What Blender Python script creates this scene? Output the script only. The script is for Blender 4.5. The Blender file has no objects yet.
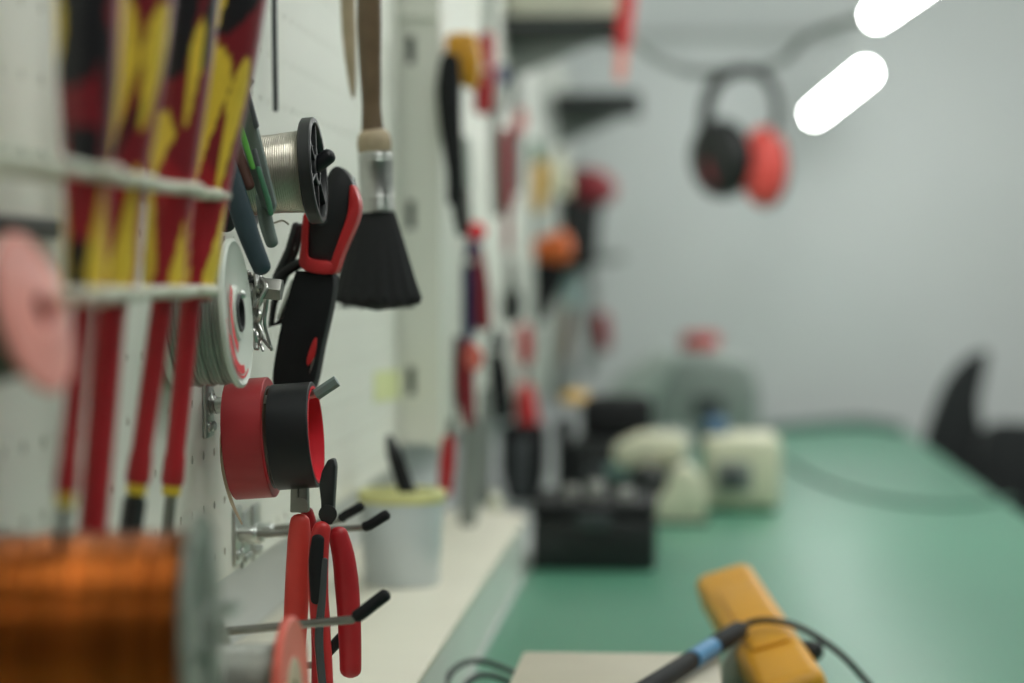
import bpy, bmesh, math, random
from mathutils import Vector, Matrix
random.seed(7)
sc = bpy.context.scene
COL = sc.collection

# ------------------------------------------------------------------ camera
FPX = 2400.0                       # focal length in pixels of a 1024 px wide frame
EYE = 1.05                         # eye height above the floor (m)
PITCH = math.atan(67 / FPX)
YAW = math.atan(175 / FPX * math.cos(PITCH))
cam = bpy.data.cameras.new('camera')
cam.sensor_width = 36.0
cam.lens = FPX / 1024 * 36.0
cam.clip_start = 0.02
cam.clip_end = 60
cam.dof.use_dof = True
cam.dof.focus_distance = 1.31
cam.dof.aperture_fstop = 3.9
cam.dof.aperture_blades = 0
camo = bpy.data.objects.new('camera', cam)
COL.objects.link(camo)
camo.location = (0, 0, EYE)
camo.rotation_euler = (math.pi / 2 - PITCH, 0, YAW)
sc.camera = camo

# ------------------------------------------------------------------ world, exposure
w = bpy.data.worlds.new('world')
sc.world = w
w.use_nodes = True
w.node_tree.nodes['Background'].inputs[0].default_value = (0.8, 0.85, 0.82, 1)
w.node_tree.nodes['Background'].inputs[1].default_value = 0.05
sc.view_settings.view_transform = 'Standard'
sc.view_settings.look = 'None'
sc.view_settings.gamma = 1.0
sc.view_settings.use_curve_mapping = False
sc.view_settings.exposure = 0.18
sc.cycles.use_denoising = True
sc.cycles.max_bounces = 8
sc.cycles.diffuse_bounces = 5
sc.cycles.caustics_reflective = False
sc.cycles.caustics_refractive = False
sc.cycles.sample_clamp_indirect = 6
CEIL_LIGHT = 5.6                   # emission of the ceiling panels
TUBE_LIGHT = 24.0                  # emission of the tubes above the bench

# ------------------------------------------------------------------ pixel <-> place
_R = Vector((math.cos(YAW), math.sin(YAW), 0))
_FH = Vector((-math.sin(YAW), math.cos(YAW), 0))
_F = math.cos(PITCH) * _FH - math.sin(PITCH) * Vector((0, 0, 1))
_U = math.sin(PITCH) * _FH + math.cos(PITCH) * Vector((0, 0, 1))
E0 = Vector((0, 0, EYE))


def ray(px, py):
    return _R * ((px - 512) / FPX) + _U * (-(py - 341.5) / FPX) + _F


def P(px, py, y):
    d = ray(px, py)
    return E0 + d * (y / d.y)


def PX(px, py, x):
    d = ray(px, py)
    return E0 + d * (x / d.x)


def PZ(px, py, z):
    d = ray(px, py)
    return E0 + d * ((z - EYE) / d.z)


# ------------------------------------------------------------------ materials
MATS = {}


def mat(name, col, rough=0.5, metal=0.0, noise=0.0, nscale=40.0, bump=0.0, bscale=200.0,
        emit=None, estr=0.0, trans=0.0, attr=None, spec=0.5, alpha=1.0, coat=0.0, sub=0.0):
    if name in MATS:
        return MATS[name]
    m = bpy.data.materials.new(name)
    m.use_nodes = True
    nt = m.node_tree
    b = nt.nodes['Principled BSDF']
    b.inputs['Base Color'].default_value = (*col, 1)
    b.inputs['Roughness'].default_value = rough
    b.inputs['Metallic'].default_value = metal
    b.inputs['Specular IOR Level'].default_value = spec
    b.inputs['Transmission Weight'].default_value = trans
    b.inputs['Alpha'].default_value = alpha
    b.inputs['Coat Weight'].default_value = coat
    b.inputs['Subsurface Weight'].default_value = sub
    if sub:
        b.inputs['Subsurface Radius'].default_value = (0.01, 0.01, 0.01)
    tc = nt.nodes.new('ShaderNodeTexCoord')
    src = None
    if attr:
        a = nt.nodes.new('ShaderNodeAttribute')
        a.attribute_name = attr
        src = a.outputs['Color']
    if noise:
        n = nt.nodes.new('ShaderNodeTexNoise')
        n.inputs['Scale'].default_value = nscale
        n.inputs['Detail'].default_value = 4
        nt.links.new(tc.outputs['Object'], n.inputs['Vector'])
        mr = nt.nodes.new('ShaderNodeMapRange')
        mr.inputs['From Min'].default_value = 0.3
        mr.inputs['From Max'].default_value = 0.7
        mr.inputs['To Min'].default_value = 1 - noise
        mr.inputs['To Max'].default_value = 1 + noise
        nt.links.new(n.outputs['Fac'], mr.inputs['Value'])
        mx = nt.nodes.new('ShaderNodeMix')
        mx.data_type = 'RGBA'
        mx.blend_type = 'MULTIPLY'
        mx.inputs[0].default_value = 1
        if src:
            nt.links.new(src, mx.inputs[6])
        else:
            mx.inputs[6].default_value = (*col, 1)
        nt.links.new(mr.outputs['Result'], mx.inputs[7])
        src = mx.outputs[2]
    if src:
        nt.links.new(src, b.inputs['Base Color'])
    if bump:
        n2 = nt.nodes.new('ShaderNodeTexNoise')
        n2.inputs['Scale'].default_value = bscale
        nt.links.new(tc.outputs['Object'], n2.inputs['Vector'])
        bp = nt.nodes.new('ShaderNodeBump')
        bp.inputs['Strength'].default_value = bump
        bp.inputs['Distance'].default_value = 0.001
        nt.links.new(n2.outputs['Fac'], bp.inputs['Height'])
        nt.links.new(bp.outputs['Normal'], b.inputs['Normal'])
    if emit:
        b.inputs['Emission Color'].default_value = (*emit, 1)
        b.inputs['Emission Strength'].default_value = estr
    MATS[name] = m
    return m


def S(r, g, b):
    f = lambda c: (c / 255 / 12.92) if c / 255 <= 0.04045 else ((c / 255 + 0.055) / 1.055) ** 2.4
    return (f(r), f(g), f(b))


M_wall = mat('wall paint', S(203, 207, 206), 0.75, noise=0.03, nscale=2.5)
M_ceil = mat('ceiling paint', S(225, 228, 224), 0.85, noise=0.02, nscale=3)
M_floor = mat('floor vinyl', S(120, 122, 120), 0.45, noise=0.08, nscale=12)
M_panel = mat('white powder coat', S(232, 232, 222), 0.5, noise=0.02, nscale=6)
M_panel2 = mat('off white powder coat', S(222, 223, 213), 0.5, noise=0.02, nscale=6)
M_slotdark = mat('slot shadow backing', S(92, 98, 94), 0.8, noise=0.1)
M_ledge = mat('cream laminate', S(228, 224, 208), 0.4, noise=0.03, nscale=9)
M_ledgeface = mat('pale laminate', S(232, 236, 228), 0.35, noise=0.02, nscale=9)
M_mat = mat('green rubber mat', S(78, 137, 111), 0.42, noise=0.04, nscale=5, bump=0.05, bscale=900, spec=0.8)
M_benchsteel = mat('bench steel', S(190, 194, 192), 0.45, noise=0.05)
M_black = mat('black plastic', S(30, 32, 33), 0.42, noise=0.12, nscale=60)
M_blackmatte = mat('matte black rubber', S(22, 23, 25), 0.7, noise=0.15, nscale=80, spec=0.3)
M_blackgloss = mat('glossy black tape', S(21, 23, 26), 0.42, noise=0.06, nscale=60, spec=0.35)
M_darkgrey = mat('dark grey plastic', S(66, 70, 72), 0.5, noise=0.1, nscale=50)
M_grey = mat('grey plastic', S(132, 138, 134), 0.5, noise=0.05, nscale=20)
M_palegrey = mat('pale grey plastic', S(172, 178, 172), 0.5, noise=0.05, nscale=20)
M_red = mat('red plastic', S(196, 44, 46), 0.4, noise=0.07, nscale=50)
M_redtape = mat('red tape', S(164, 42, 47), 0.45, noise=0.05, nscale=40)
M_redshaft = mat('red insulation', S(172, 30, 38), 0.38, noise=0.08, nscale=60)
M_darkred = mat('dark red plastic', S(130, 26, 38), 0.45, noise=0.1, nscale=60)
M_redcore = mat('bright red core', S(226, 38, 52), 0.5, noise=0.05)
M_salmon = mat('salmon plastic', S(226, 106, 90), 0.4, noise=0.05)
M_redgrip = mat('red dipped grip', S(214, 66, 58), 0.38, noise=0.06, nscale=50)
M_pink = mat('pink plastic', S(236, 152, 140), 0.38, noise=0.04, sub=0.0)
M_yellow = mat('yellow plastic', S(222, 190, 50), 0.45, noise=0.05)
M_amber = mat('amber yellow casing', S(214, 152, 34), 0.45, noise=0.05, nscale=30)
M_orange = mat('orange plastic', S(228, 112, 52), 0.45, noise=0.05)
M_steel = mat('bright steel', S(190, 190, 186), 0.28, 1.0, noise=0.08, nscale=80)
M_dullsteel = mat('dull steel', S(140, 140, 134), 0.42, 1.0, noise=0.12, nscale=60)
M_zinc = mat('zinc plated steel', S(196, 200, 194), 0.33, 0.9, noise=0.08, nscale=70)
M_solder = mat('solder wire', S(196, 190, 178), 0.3, 1.0, noise=0.05, nscale=120)
M_lead = mat('grey wire', S(150, 152, 144), 0.4, 0.85, noise=0.1, nscale=100)
M_copper = mat('enamelled copper wire', S(164, 92, 38), 0.29, 1.0, noise=0.38, nscale=60)
_nt = M_copper.node_tree                      # colour bands along the spool imitate reflections broken up by the wire
_mp = _nt.nodes.new('ShaderNodeMapping')
_mp.inputs['Scale'].default_value = (1.0, 0.03, 0.03)
_nt.links.new(_nt.nodes['Texture Coordinate'].outputs['Object'], _mp.inputs['Vector'])
_nt.links.new(_mp.outputs['Vector'], _nt.nodes['Noise Texture'].inputs['Vector'])
M_clear = mat('milky plastic', S(206, 210, 200), 0.35, noise=0.03)
M_cleargrey = mat('smoky plastic flange', S(124, 130, 120), 0.35, noise=0.06)
M_cream = mat('cream casing', S(214, 212, 186), 0.5, noise=0.05, nscale=20)
M_beige = mat('beige casing', S(196, 188, 170), 0.5, noise=0.04, nscale=20)
M_wood = mat('dark varnished wood', S(104, 84, 62), 0.4, noise=0.18, nscale=50)
M_palewood = mat('pale worn wood', S(176, 158, 130), 0.55, noise=0.12, nscale=60)
M_bristle = mat('black bristle', S(16, 17, 19), 0.75, noise=0.25, nscale=400)
M_teal = mat('dark teal grip', S(38, 58, 66), 0.5, noise=0.12, nscale=60)
M_greygreen = mat('grey green steel', S(120, 132, 126), 0.38, 0.6, noise=0.1, nscale=60)
M_green = mat('green strip', S(88, 160, 62), 0.45, noise=0.05)
M_brown = mat('brown grip', S(96, 62, 54), 0.5, noise=0.1)
M_rack = mat('ivory coated wire', S(206, 206, 188), 0.4, noise=0.05, nscale=80)
M_blue = mat('blue plastic', S(70, 134, 180), 0.45, noise=0.05)
M_navy = mat('navy plastic', S(42, 48, 96), 0.45, noise=0.08)
M_cup = mat('bluish translucent plastic', S(204, 212, 216), 0.3, noise=0.03)
M_lime = mat('yellow green plastic', S(218, 216, 150), 0.5, noise=0.05)
M_note = mat('pale yellow paper', S(222, 226, 168), 0.8, noise=0.03)
M_teallight = mat('pale teal plastic', S(138, 168, 164), 0.5, noise=0.05)
M_greenp = mat('green plastic', S(58, 112, 82), 0.5, noise=0.05)
M_sand = mat('tan plastic', S(214, 172, 96), 0.5, noise=0.05)
M_copperedge = mat('paper tape end', S(196, 176, 150), 0.6, noise=0.05)
M_grip = mat('three colour grip', (0.5, 0.05, 0.05), 0.36, attr='grip', noise=0.05, nscale=80)
M_tube = mat('lit tube', (0.9, 0.9, 0.9), 0.4, emit=(0.98, 1.0, 0.97), estr=TUBE_LIGHT, noise=0.01)
M_diffuser = mat('lit ceiling diffuser', (0.9, 0.9, 0.9), 0.5, emit=(0.97, 1.0, 0.955), estr=CEIL_LIGHT, noise=0.01)
M_chair = mat('black chair fabric', S(34, 37, 38), 0.85, noise=0.15, nscale=80)
M_screen = mat('grey display', S(150, 156, 150), 0.2, noise=0.03)


# ------------------------------------------------------------------ mesh helpers
def new():
    return bmesh.new()


def I(loc=(0, 0, 0), rz=0, ry=0, rx=0):
    return Matrix.Translation(Vector(loc)) @ Matrix.Rotation(rz, 4, 'Z') @ Matrix.Rotation(ry, 4, 'Y') @ Matrix.Rotation(rx, 4, 'X')


def axis_frame(origin, zdir, hint=Vector((0, 0, 1))):
    z = Vector(zdir).normalized()
    x = hint.cross(z)
    if x.length < 1e-4:
        x = Vector((0, 1, 0)).cross(z)
    x.normalize()
    y = z.cross(x)
    M = Matrix((x, y, z)).transposed().to_4x4()
    M.translation = Vector(origin)
    return M


def box(bm, lo, hi, bev=0.0, seg=2, M=None):
    r = bmesh.ops.create_cube(bm, size=1)
    vs = r['verts']
    lo, hi = Vector(lo), Vector(hi)
    for v in vs:
        v.co = Vector(((v.co.x + .5) * (hi.x - lo.x) + lo.x, (v.co.y + .5) * (hi.y - lo.y) + lo.y, (v.co.z + .5) * (hi.z - lo.z) + lo.z))
    if bev:
        es = list({e for v in vs for e in v.link_edges})
        rb = bmesh.ops.bevel(bm, geom=es, offset=bev, segments=seg, affect='EDGES', profile=0.5)
        vs = list({v for f in rb['faces'] for v in f.verts} | {v for v in vs if v.is_valid})
    if M is not None:
        bmesh.ops.transform(bm, matrix=M, verts=vs)
    return bm


def lathe(bm, prof, M=Matrix(), seg=40, closed=False, fn=None, sx=1.0, sy=1.0):
    """prof: [(radius, height)], turned about local z; closed joins the last ring to the first."""
    rings = []
    for (r, h) in prof:
        if r < 1e-6:
            rings.append([bm.verts.new(M @ Vector((0, 0, h)))])
        else:
            rings.append([bm.verts.new(M @ Vector((sx * r * math.cos(2 * math.pi * k / seg), sy * r * math.sin(2 * math.pi * k / seg), h))) for k in range(seg)])
    n = len(rings)
    for i in range(n if closed else n - 1):
        a, b = rings[i], rings[(i + 1) % n]
        for k in range(seg):
            k2 = (k + 1) % seg
            if len(a) == 1 and len(b) == 1:
                continue
            if len(a) == 1:
                bm.faces.new((a[0], b[k2], b[k]))
            elif len(b) == 1:
                bm.faces.new((a[k], a[k2], b[0]))
            else:
                bm.faces.new((a[k], a[k2], b[k2], b[k]))
    return bm


def spline(pts, n=8):
    pts = [Vector(p) for p in pts]
    if len(pts) < 3:
        return pts
    out = []
    for i in range(len(pts) - 1):
        p0 = pts[max(i - 1, 0)]
        p1, p2 = pts[i], pts[i + 1]
        p3 = pts[min(i + 2, len(pts) - 1)]
        for k in range(n):
            t = k / n
            out.append(0.5 * ((2 * p1) + (p2 - p0) * t + (2 * p0 - 5 * p1 + 4 * p2 - p3) * t * t + (3 * p1 - p0 - 3 * p2 + p3) * t ** 3))
    out.append(pts[-1])
    return out


def tube(bm, pts, r, seg=12, flat=1.0, flatdir=None, rnd=True, loop=False):
    """r: number or list along pts; flat: thickness ratio along flatdir."""
    pts = [Vector(p) for p in pts]
    n = len(pts)
    if isinstance(r, (int, float)):
        rs = [r] * n
    else:
        rs = [r[0] + 0.0] * n
        for i in range(n):
            t = i / (n - 1) * (len(r) - 1)
            k = min(int(t), len(r) - 2)
            rs[i] = r[k] + (r[k + 1] - r[k]) * (t - k)
    if rnd and not loop:                       # rounded ends
        d0 = (pts[1] - pts[0]).normalized()
        d1 = (pts[-1] - pts[-2]).normalized()
        a, ar, b, br = [], [], [], []
        for s in (0.97, 0.75, 0.4):
            a.append(pts[0] - d0 * rs[0] * 0.75 * s)
            ar.append(rs[0] * math.sqrt(max(1 - s * s, .02)))
            b.insert(0, pts[-1] + d1 * rs[-1] * 0.75 * s)
            br.insert(0, rs[-1] * math.sqrt(max(1 - s * s, .02)))
        pts = a + pts + b
        rs = ar + rs + br
        n = len(pts)
    nrm = None
    rings = []
    for i in range(n):
        if loop:
            t = (pts[(i + 1) % n] - pts[i - 1]).normalized()
        else:
            t = (pts[min(i + 1, n - 1)] - pts[max(i - 1, 0)]).normalized()
        if nrm is None:
            h = Vector(flatdir) if flatdir is not None else (Vector((0, 0, 1)) if abs(t.z) < 0.9 else Vector((1, 0, 0)))
            nrm = (h - t * h.dot(t)).normalized()
        else:
            nrm = (nrm - t * nrm.dot(t)).normalized()
        bn = t.cross(nrm)
        rings.append([bm.verts.new(pts[i] + nrm * (rs[i] * flat * math.cos(2 * math.pi * k / seg)) + bn * (rs[i] * math.sin(2 * math.pi * k / seg))) for k in range(seg)])
    for i in range(n if loop else n - 1):
        a, b = rings[i], rings[(i + 1) % n]
        for k in range(seg):
            k2 = (k + 1) % seg
            bm.faces.new((a[k], a[k2], b[k2], b[k]))
    if not loop:
        bm.faces.new(rings[0][::-1])
        bm.faces.new(rings[-1])
    return bm


def prism(bm, pts3, dirv, bev=0.0, seg=2):
    """extrude a planar outline pts3 (3-D points) by dirv, bevelled."""
    dirv = Vector(dirv)
    va = [bm.verts.new(Vector(p) - dirv / 2) for p in pts3]
    f = bm.faces.new(va)
    r = bmesh.ops.extrude_face_region(bm, geom=[f])
    nv = [g for g in r['geom'] if isinstance(g, bmesh.types.BMVert)]
    for v in nv:
        v.co += dirv
    if bev:
        es = list({e for v in nv + va for e in v.link_edges})
        bmesh.ops.bevel(bm, geom=es, offset=bev, segments=seg, affect='EDGES', profile=0.5, clamp_overlap=True)
    return bm


def slab(bm, poly, y, thick, bev=0.0, smooth=0, seg=2):
    """outline given where the photograph shows it, at distance y, with real thickness along y."""
    pts = [P(a, b, y) for a, b in poly]
    if smooth:
        q = pts + pts[:3]
        pts = []
        m = len(poly)
        for i in range(m):
            p0, p1, p2, p3 = q[i], q[i + 1], q[i + 2], q[(i + 3) % len(q)]
            for k in range(smooth):
                t = k / smooth
                pts.append(0.5 * ((2 * p1) + (p2 - p0) * t + (2 * p0 - 5 * p1 + 4 * p2 - p3) * t * t + (3 * p1 - p0 - 3 * p2 + p3) * t ** 3))
    return prism(bm, pts, (0, thick, 0), bev, seg)


def grip(bm, path, widths, y, flat=1.0, n=6, seg=16, flatdir=(0, 1, 0)):
    """a handle along photo points (px, py[, y]); widths in pixels along it."""
    pts = [P(p[0], p[1], p[2] if len(p) > 2 else y) for p in path]
    yy = sum((p[2] if len(p) > 2 else y) for p in path) / len(path)
    gain = 1.25 if 2.0 < yy and min(p[0] for p in path) < 640 else 1.0
    rs = [gain * wd * yy / FPX / 2 for wd in (widths if isinstance(widths, (list, tuple)) else [widths, widths])]
    return tube(bm, spline(pts, n), rs, seg, flat, flatdir)


# ------------------------------------------------------------------ object helpers
ORG = {}


def obj(name, bm, m, parent=None, angle=38, mats=None):
    off = ORG.get(parent.name, Vector()) if parent is not None else Vector()
    if off.length:
        bmesh.ops.translate(bm, verts=bm.verts, vec=-off)
    bmesh.ops.recalc_face_normals(bm, faces=bm.faces)
    ca = math.radians(angle)
    for f in bm.faces:
        f.smooth = True
    for e in bm.edges:
        if len(e.link_faces) == 2:
            e.smooth = e.calc_face_angle(0) < ca
    me = bpy.data.meshes.new(name)
    bm.to_mesh(me)
    bm.free()
    for mm in (mats or [m]):
        me.materials.append(mm)
    o = bpy.data.objects.new(name, me)
    COL.objects.link(o)
    if parent is not None:
        o.parent = parent
        ORG[o.name] = off
    return o


def tag(o, label, cat, group=None):
    o['label'] = label
    o['category'] = cat
    if group:
        o['group'] = group
    return o


def thing(name, label, cat, loc, group=None):
    o = bpy.data.objects.new(name, None)
    o.empty_display_size = 0.02
    COL.objects.link(o)
    o.location = loc
    ORG[o.name] = Vector(loc)
    return tag(o, label, cat, group)


def struct(name, bm, m):
    o = obj(name, bm, m)
    o['kind'] = 'structure'
    return o


def one(name, label, cat, bm, m, group=None):
    return tag(obj(name, bm, m), label, cat, group)


# ================================================================== THE SETTING
XW = -0.266                         # face of the near tool panel
XP = -0.226                         # face of the far tool panel
ZB = EYE - 0.30                     # bench top
b = new(); box(b, (-0.34, -2.2, -0.05), (3.3, 5.1, 0)); struct('floor', b, M_floor)
b = new(); box(b, (-0.34, -2.2, 2.65), (3.3, 5.1, 2.7)); struct('ceiling', b, M_ceil)
b = new(); box(b, (-0.36, -2.2, 0), (-0.30, 5.1, 2.65)); struct('wall_left', b, M_wall)
b = new(); box(b, (-0.34, 4.95, 0), (3.3, 5.05, 2.65)); struct('wall_back', b, M_wall)
b = new(); box(b, (3.2, -2.2, 0), (3.3, 5.1, 2.65)); struct('wall_right', b, M_wall)
b = new(); box(b, (-0.34, -2.25, 0), (3.3, -2.15, 2.65)); struct('wall_front', b, mat('front wall darkened for reflections', S(104, 106, 106), .8, noise=.03, nscale=2.5))  # unseen wall, toned dark on purpose to dim reflections in the copper

# ceiling light panels (above the frame; they are the light of the room; last one added to brighten camera-facing sides)
for i, (lx, ly) in enumerate([(0.34, 0.72), (0.75, 2.7), (2.2, 1.6), (2.0, 4.0), (0.9, -1.2)]):
    t = thing('ceiling_light', ['ceiling light panel nearest the tool wall', 'ceiling light panel above the middle of the bench',
              'ceiling light panel over the aisle', 'ceiling light panel close to the back wall', 'added ceiling light panel behind the camera, brightening camera-facing sides'][i], 'ceiling light', (lx, ly, 2.62))
    b = new()
    for (x0, x1, y0, y1) in ((-.32, -.30, -.62, .62), (.30, .32, -.62, .62), (-.30, .30, -.62, -.60), (-.30, .30, .60, .62)):
        box(b, (lx + x0, ly + y0, 2.59), (lx + x1, ly + y1, 2.65))
    obj('frame', b, M_zinc, t)
    b = new(); box(b, (lx - .30, ly - .60, 2.60), (lx + .30, ly + .60, 2.615)); obj('diffuser', b, M_diffuser, t)

# ------------------------------------------------------------------ bench
t = thing('workbench', 'long workbench with pale steel frame running to the back wall', 'workbench', (0.13, 2.7, 0))
b = new(); box(b, (-0.262, 0.5, ZB - .034), (0.424, 4.80, ZB - .004), .003); obj('top', b, M_benchsteel, t)
for lx in (-0.22, 0.37):
    for ly in (0.6, 2.7, 4.7):
        b = new(); box(b, (lx - .02, ly - .02, 0), (lx + .02, ly + .02, ZB - .034), .003); obj('leg', b, M_benchsteel, t)
b = new(); box(b, (0.36, 0.6, ZB - .10), (0.38, 4.7, ZB - .035), .002); obj('rail', b, M_benchsteel, t)
b = new(); box(b, (-0.160, 0.52, ZB - .004), (0.42, 4.79, ZB), .0015)
one('bench_mat', 'long green rubber mat covering the workbench', 'mat', b, M_mat)

# ledge along the foot of the wall, rounded far corner
t = thing('ledge', 'cream and white ledge between the tool wall and the green mat', 'ledge', (-0.21, 1.7, ZB - .004))
zt = EYE - .245
b = new()
poly = [Vector((-.300, .5, 0)), Vector((-.165, .5, 0)), Vector((-.165, 2.42, 0))]
for k in range(1, 9):
    a = k / 8 * math.pi / 2
    poly.append(Vector((-.165 - .05 * (1 - math.cos(a)), 2.42 + .06 * math.sin(a), 0)))
poly.append(Vector((-.300, 2.48, 0)))
zz = (ZB - .004 + zt - .006) / 2
prism(b, [p + Vector((0, 0, zz)) for p in poly], (0, 0, zt - .006 - ZB + .004), 0)
obj('body', b, M_ledgeface, t)
b = new()
prism(b, [Vector((p.x + (.003 if p.x > -.29 else 0), p.y, zt - .003)) for p in poly], (0, 0, .006), .002)
obj('top', b, M_ledge, t)


# ------------------------------------------------------------------ perforated panels (real holes)
def perforated(bm, x, y0, ny, z0, nz, pitch, r, depth, k=10):
    """panel face at x looking to +x: a grid of cells, each with a round hole and its wall."""
    for i in range(ny):
        for j in range(nz):
            cy, cz = y0 + i * pitch, z0 + j * pitch
            h = pitch / 2
            oc, ic, ib = [], [], []
            for q in range(k):
                a = 2 * math.pi * q / k
                c, s = math.cos(a), math.sin(a)
                m = max(abs(c), abs(s))
                oc.append(bm.verts.new((x, cy + h * c / m, cz + h * s / m)))
                ic.append(bm.verts.new((x, cy + r * c, cz + r * s)))
                ib.append(bm.verts.new((x - depth, cy + r * c, cz + r * s)))
            for q in range(k):
                q2 = (q + 1) % k
                bm.faces.new((oc[q], oc[q2], ic[q2], ic[q]))
                bm.faces.new((ic[q], ic[q2], ib[q2], ib[q]))
    return bm


t = thing('pegboard_panel', 'white perforated tool panel on the near part of the wall', 'pegboard', (XW, 1.2, EYE))
b = new()
NY, NZ, PT = 67, 22, 0.03
yA, zA = 1.277 - 0.03 * 36, EYE - .16
# the cell outline of a k=16 ring meets the square's corners, so cells tile without gaps
perforated(b, XW, yA, NY, zA, NZ, PT, 0.0025, 0.002, 16)
obj('perforated_face', b, M_panel, t)
yE = yA + (NY - .5) * PT
b = new()
y0_, y1_, z0_, z1_ = yA - PT / 2, yE, zA - PT / 2, zA + (NZ - .5) * PT
box(b, (XW - .016, y0_, z0_), (XW - .0005, y1_, z0_ + .002))
box(b, (XW - .016, y0_, z1_ - .002), (XW - .0005, y1_, z1_))
box(b, (XW - .016, y1_ - .002, z0_), (XW - .0005, y1_, z1_))
box(b, (XW - .033, y0_, z0_ + .03), (XW - .014, y1_, z0_ + .06))
box(b, (XW - .033, y0_, z1_ - .06), (XW - .014, y1_, z1_ - .03))
obj('edge_fold', b, M_panel, t)
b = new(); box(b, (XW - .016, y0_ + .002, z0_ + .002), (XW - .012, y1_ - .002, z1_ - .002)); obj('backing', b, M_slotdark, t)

# far panel: a deep white cassette, its slotted end cheek facing the camera
t = thing('slotted_panel', 'off-white deep tool panel with slotted end cheek beside the near panel', 'tool panel', (XP, 3.4, EYE))
ys, ye, zb, zt2 = 2.20, 3.55, EYE - .156, EYE + .47
b = new()
box(b, (XP - .003, ys, zb), (XP, ye, zb + .626), .001)
box(b, (XP - .06, ye - .003, zb), (XP, ye, zt2), 0)
box(b, (XP - .06, ys + .004, zb), (XP - .003, ye, zb + .003), 0)
obj('face', b, M_panel2, t)
b = new()
sl = [P(408, 50, ys).z, P(411, 215, ys).z, P(413, 381, ys).z]
cx = P(411, 215, ys).x
x0, x1 = XW - .006, XP
box(b, (x0, ys - .003, zb), (cx - .004, ys, zt2)); box(b, (cx + .004, ys - .003, zb), (x1, ys, zt2))
zz = [zb] + [v for s in sorted(sl) for v in (s - .013, s + .013)] + [zt2]
for i in range(0, len(zz), 2):
    box(b, (cx - .004, ys - .003, zz[i]), (cx + .004, ys, zz[i + 1]))
obj('slotted_cheek', b, M_panel2, t)
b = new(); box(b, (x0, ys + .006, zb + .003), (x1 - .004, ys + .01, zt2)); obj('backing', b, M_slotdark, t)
b = new(); box(b, (x0, ys - .007, P(415, 16, ys).z - .004), (x1 + .001, ys - .003, P(415, 16, ys).z + .004), .001); obj('lip', b, M_panel2, t)


b = new(); box(b, (-.2995, 3.56, EYE - .20), (-.236, 4.90, EYE + .40), .004)
one('tool_board', 'plain grey tool board beyond the off-white slotted panel', 'tool board', b, mat('grey board paint', S(168, 172, 164), .6, noise=.04, nscale=8))

# ================================================================== HOOKS AND SPOOLS
def hook_base(parent, y, z, x=XW, n=2):
    """zinc plate with two bent tabs that sits on the panel"""
    b = new()
    box(b, (x, y - .011, z - .018), (x + .0022, y + .011, z + .016), .0008)
    tube(b, [(x + .002, y, z), (x + .010, y, z)], .0045, 12)
    for s in (-1, 1):
        lathe(b, [(0, 0), (.003, 0), (.003, .0012), (.0018, .0022), (0, .0024)], axis_frame((x + .0022, y + s * .006, z - .012), (1, 0, 0)), 12)
    return obj('base_plate', b, M_zinc, parent)


def prong_hook(label, y, z, x_end, rise, r=.0026, tipm=None, tiplen=.016, bend=.012, rodm=None, group=None, x=XW):
    t = thing('peg_hook', label, 'hook', (x, y, z), group)
    hook_base(t, y, z, x)
    pts = [(x + .004, y, z), (x + .02, y, z + .002), (x_end, y, z + rise)]
    e = Vector(pts[-1])
    d = Vector((bend, 0, bend * .75))
    b = new(); tube(b, pts + [e + d * .25], r, 12); obj('prong', b, rodm or M_zinc, t)
    if tipm:
        b = new(); tube(b, [e + d * .15, e + d * .6, e + d * 1.0 + Vector((tiplen, 0, tiplen * .8))], r * 1.7, 14); obj('tip', b, tipm, t)
    return t


def ripple(r, h0, h1, pitch, amp, wob=0.0, seedv=0):
    rnd = random.Random(seedv)
    out = []
    n = max(2, int((h1 - h0) / pitch))
    for i in range(n):
        a = h0 + (h1 - h0) * i / n
        bb = h0 + (h1 - h0) * (i + 1) / n
        w_ = wob * rnd.uniform(-1, 1)
        out += [(r + w_ - amp, a + (bb - a) * .02), (r + w_ - amp * .25, a + (bb - a) * .25), (r + w_, a + (bb - a) * .5), (r + w_ - amp * .25, a + (bb - a) * .75), (r + w_ - amp, a + (bb - a) * .98)]
    return out


def disc_ring(b, ri, ro, h0, h1, M, seg=56, ch=.0006):
    lathe(b, [(ri, h0), (ro - ch, h0), (ro, h0 + ch), (ro, h1 - ch), (ro - ch, h1), (ri, h1)], M, seg, closed=True)


def face_frame(px, py, y, ux=(1, 0, .08), rot=0.0):
    return axis_frame(P(px, py, y), Matrix.Rotation(rot, 3, 'Z') @ Vector(ux))


# ---- copper wire spool (front, bottom left)
F = face_frame(206, 635, 0.86, (1, 0, .02), rot=.06)
c0 = F.translation.copy()
t = thing('copper_spool', 'big blurred spool of shiny copper wire at the bottom left', 'wire spool', c0)
b = new(); lathe(b, [(r + .0005 * math.sin(h * 520) + .0003 * math.sin(h * 1290 + 1), h) for r, h in ripple(.0380, -.092, -.0035, .0011, .00035, .00025, 3)], F, 96); obj('copper_winding', b, M_copper, t)
b = new()
disc_ring(b, .010, .0450, -.0035, .0, F)
disc_ring(b, .008, .0125, -.094, .003, F, 32)
for k in range(6):
    a = k * math.pi / 3
    tube(b, [F @ Vector((.011 * math.cos(a), .011 * math.sin(a), .0005)), F @ Vector((.042 * math.cos(a), .042 * math.sin(a), .0005))], .0012, 8)
obj('front_flange', b, M_cleargrey, t)
b = new(); disc_ring(b, .010, .0450, -.0955, -.092, F); obj('rear_flange', b, M_cleargrey, t)
prong_hook('grey rod hook passing through the copper wire spool', 0.86, c0.z + .0055, XW + .10, .004, .0024)

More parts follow.
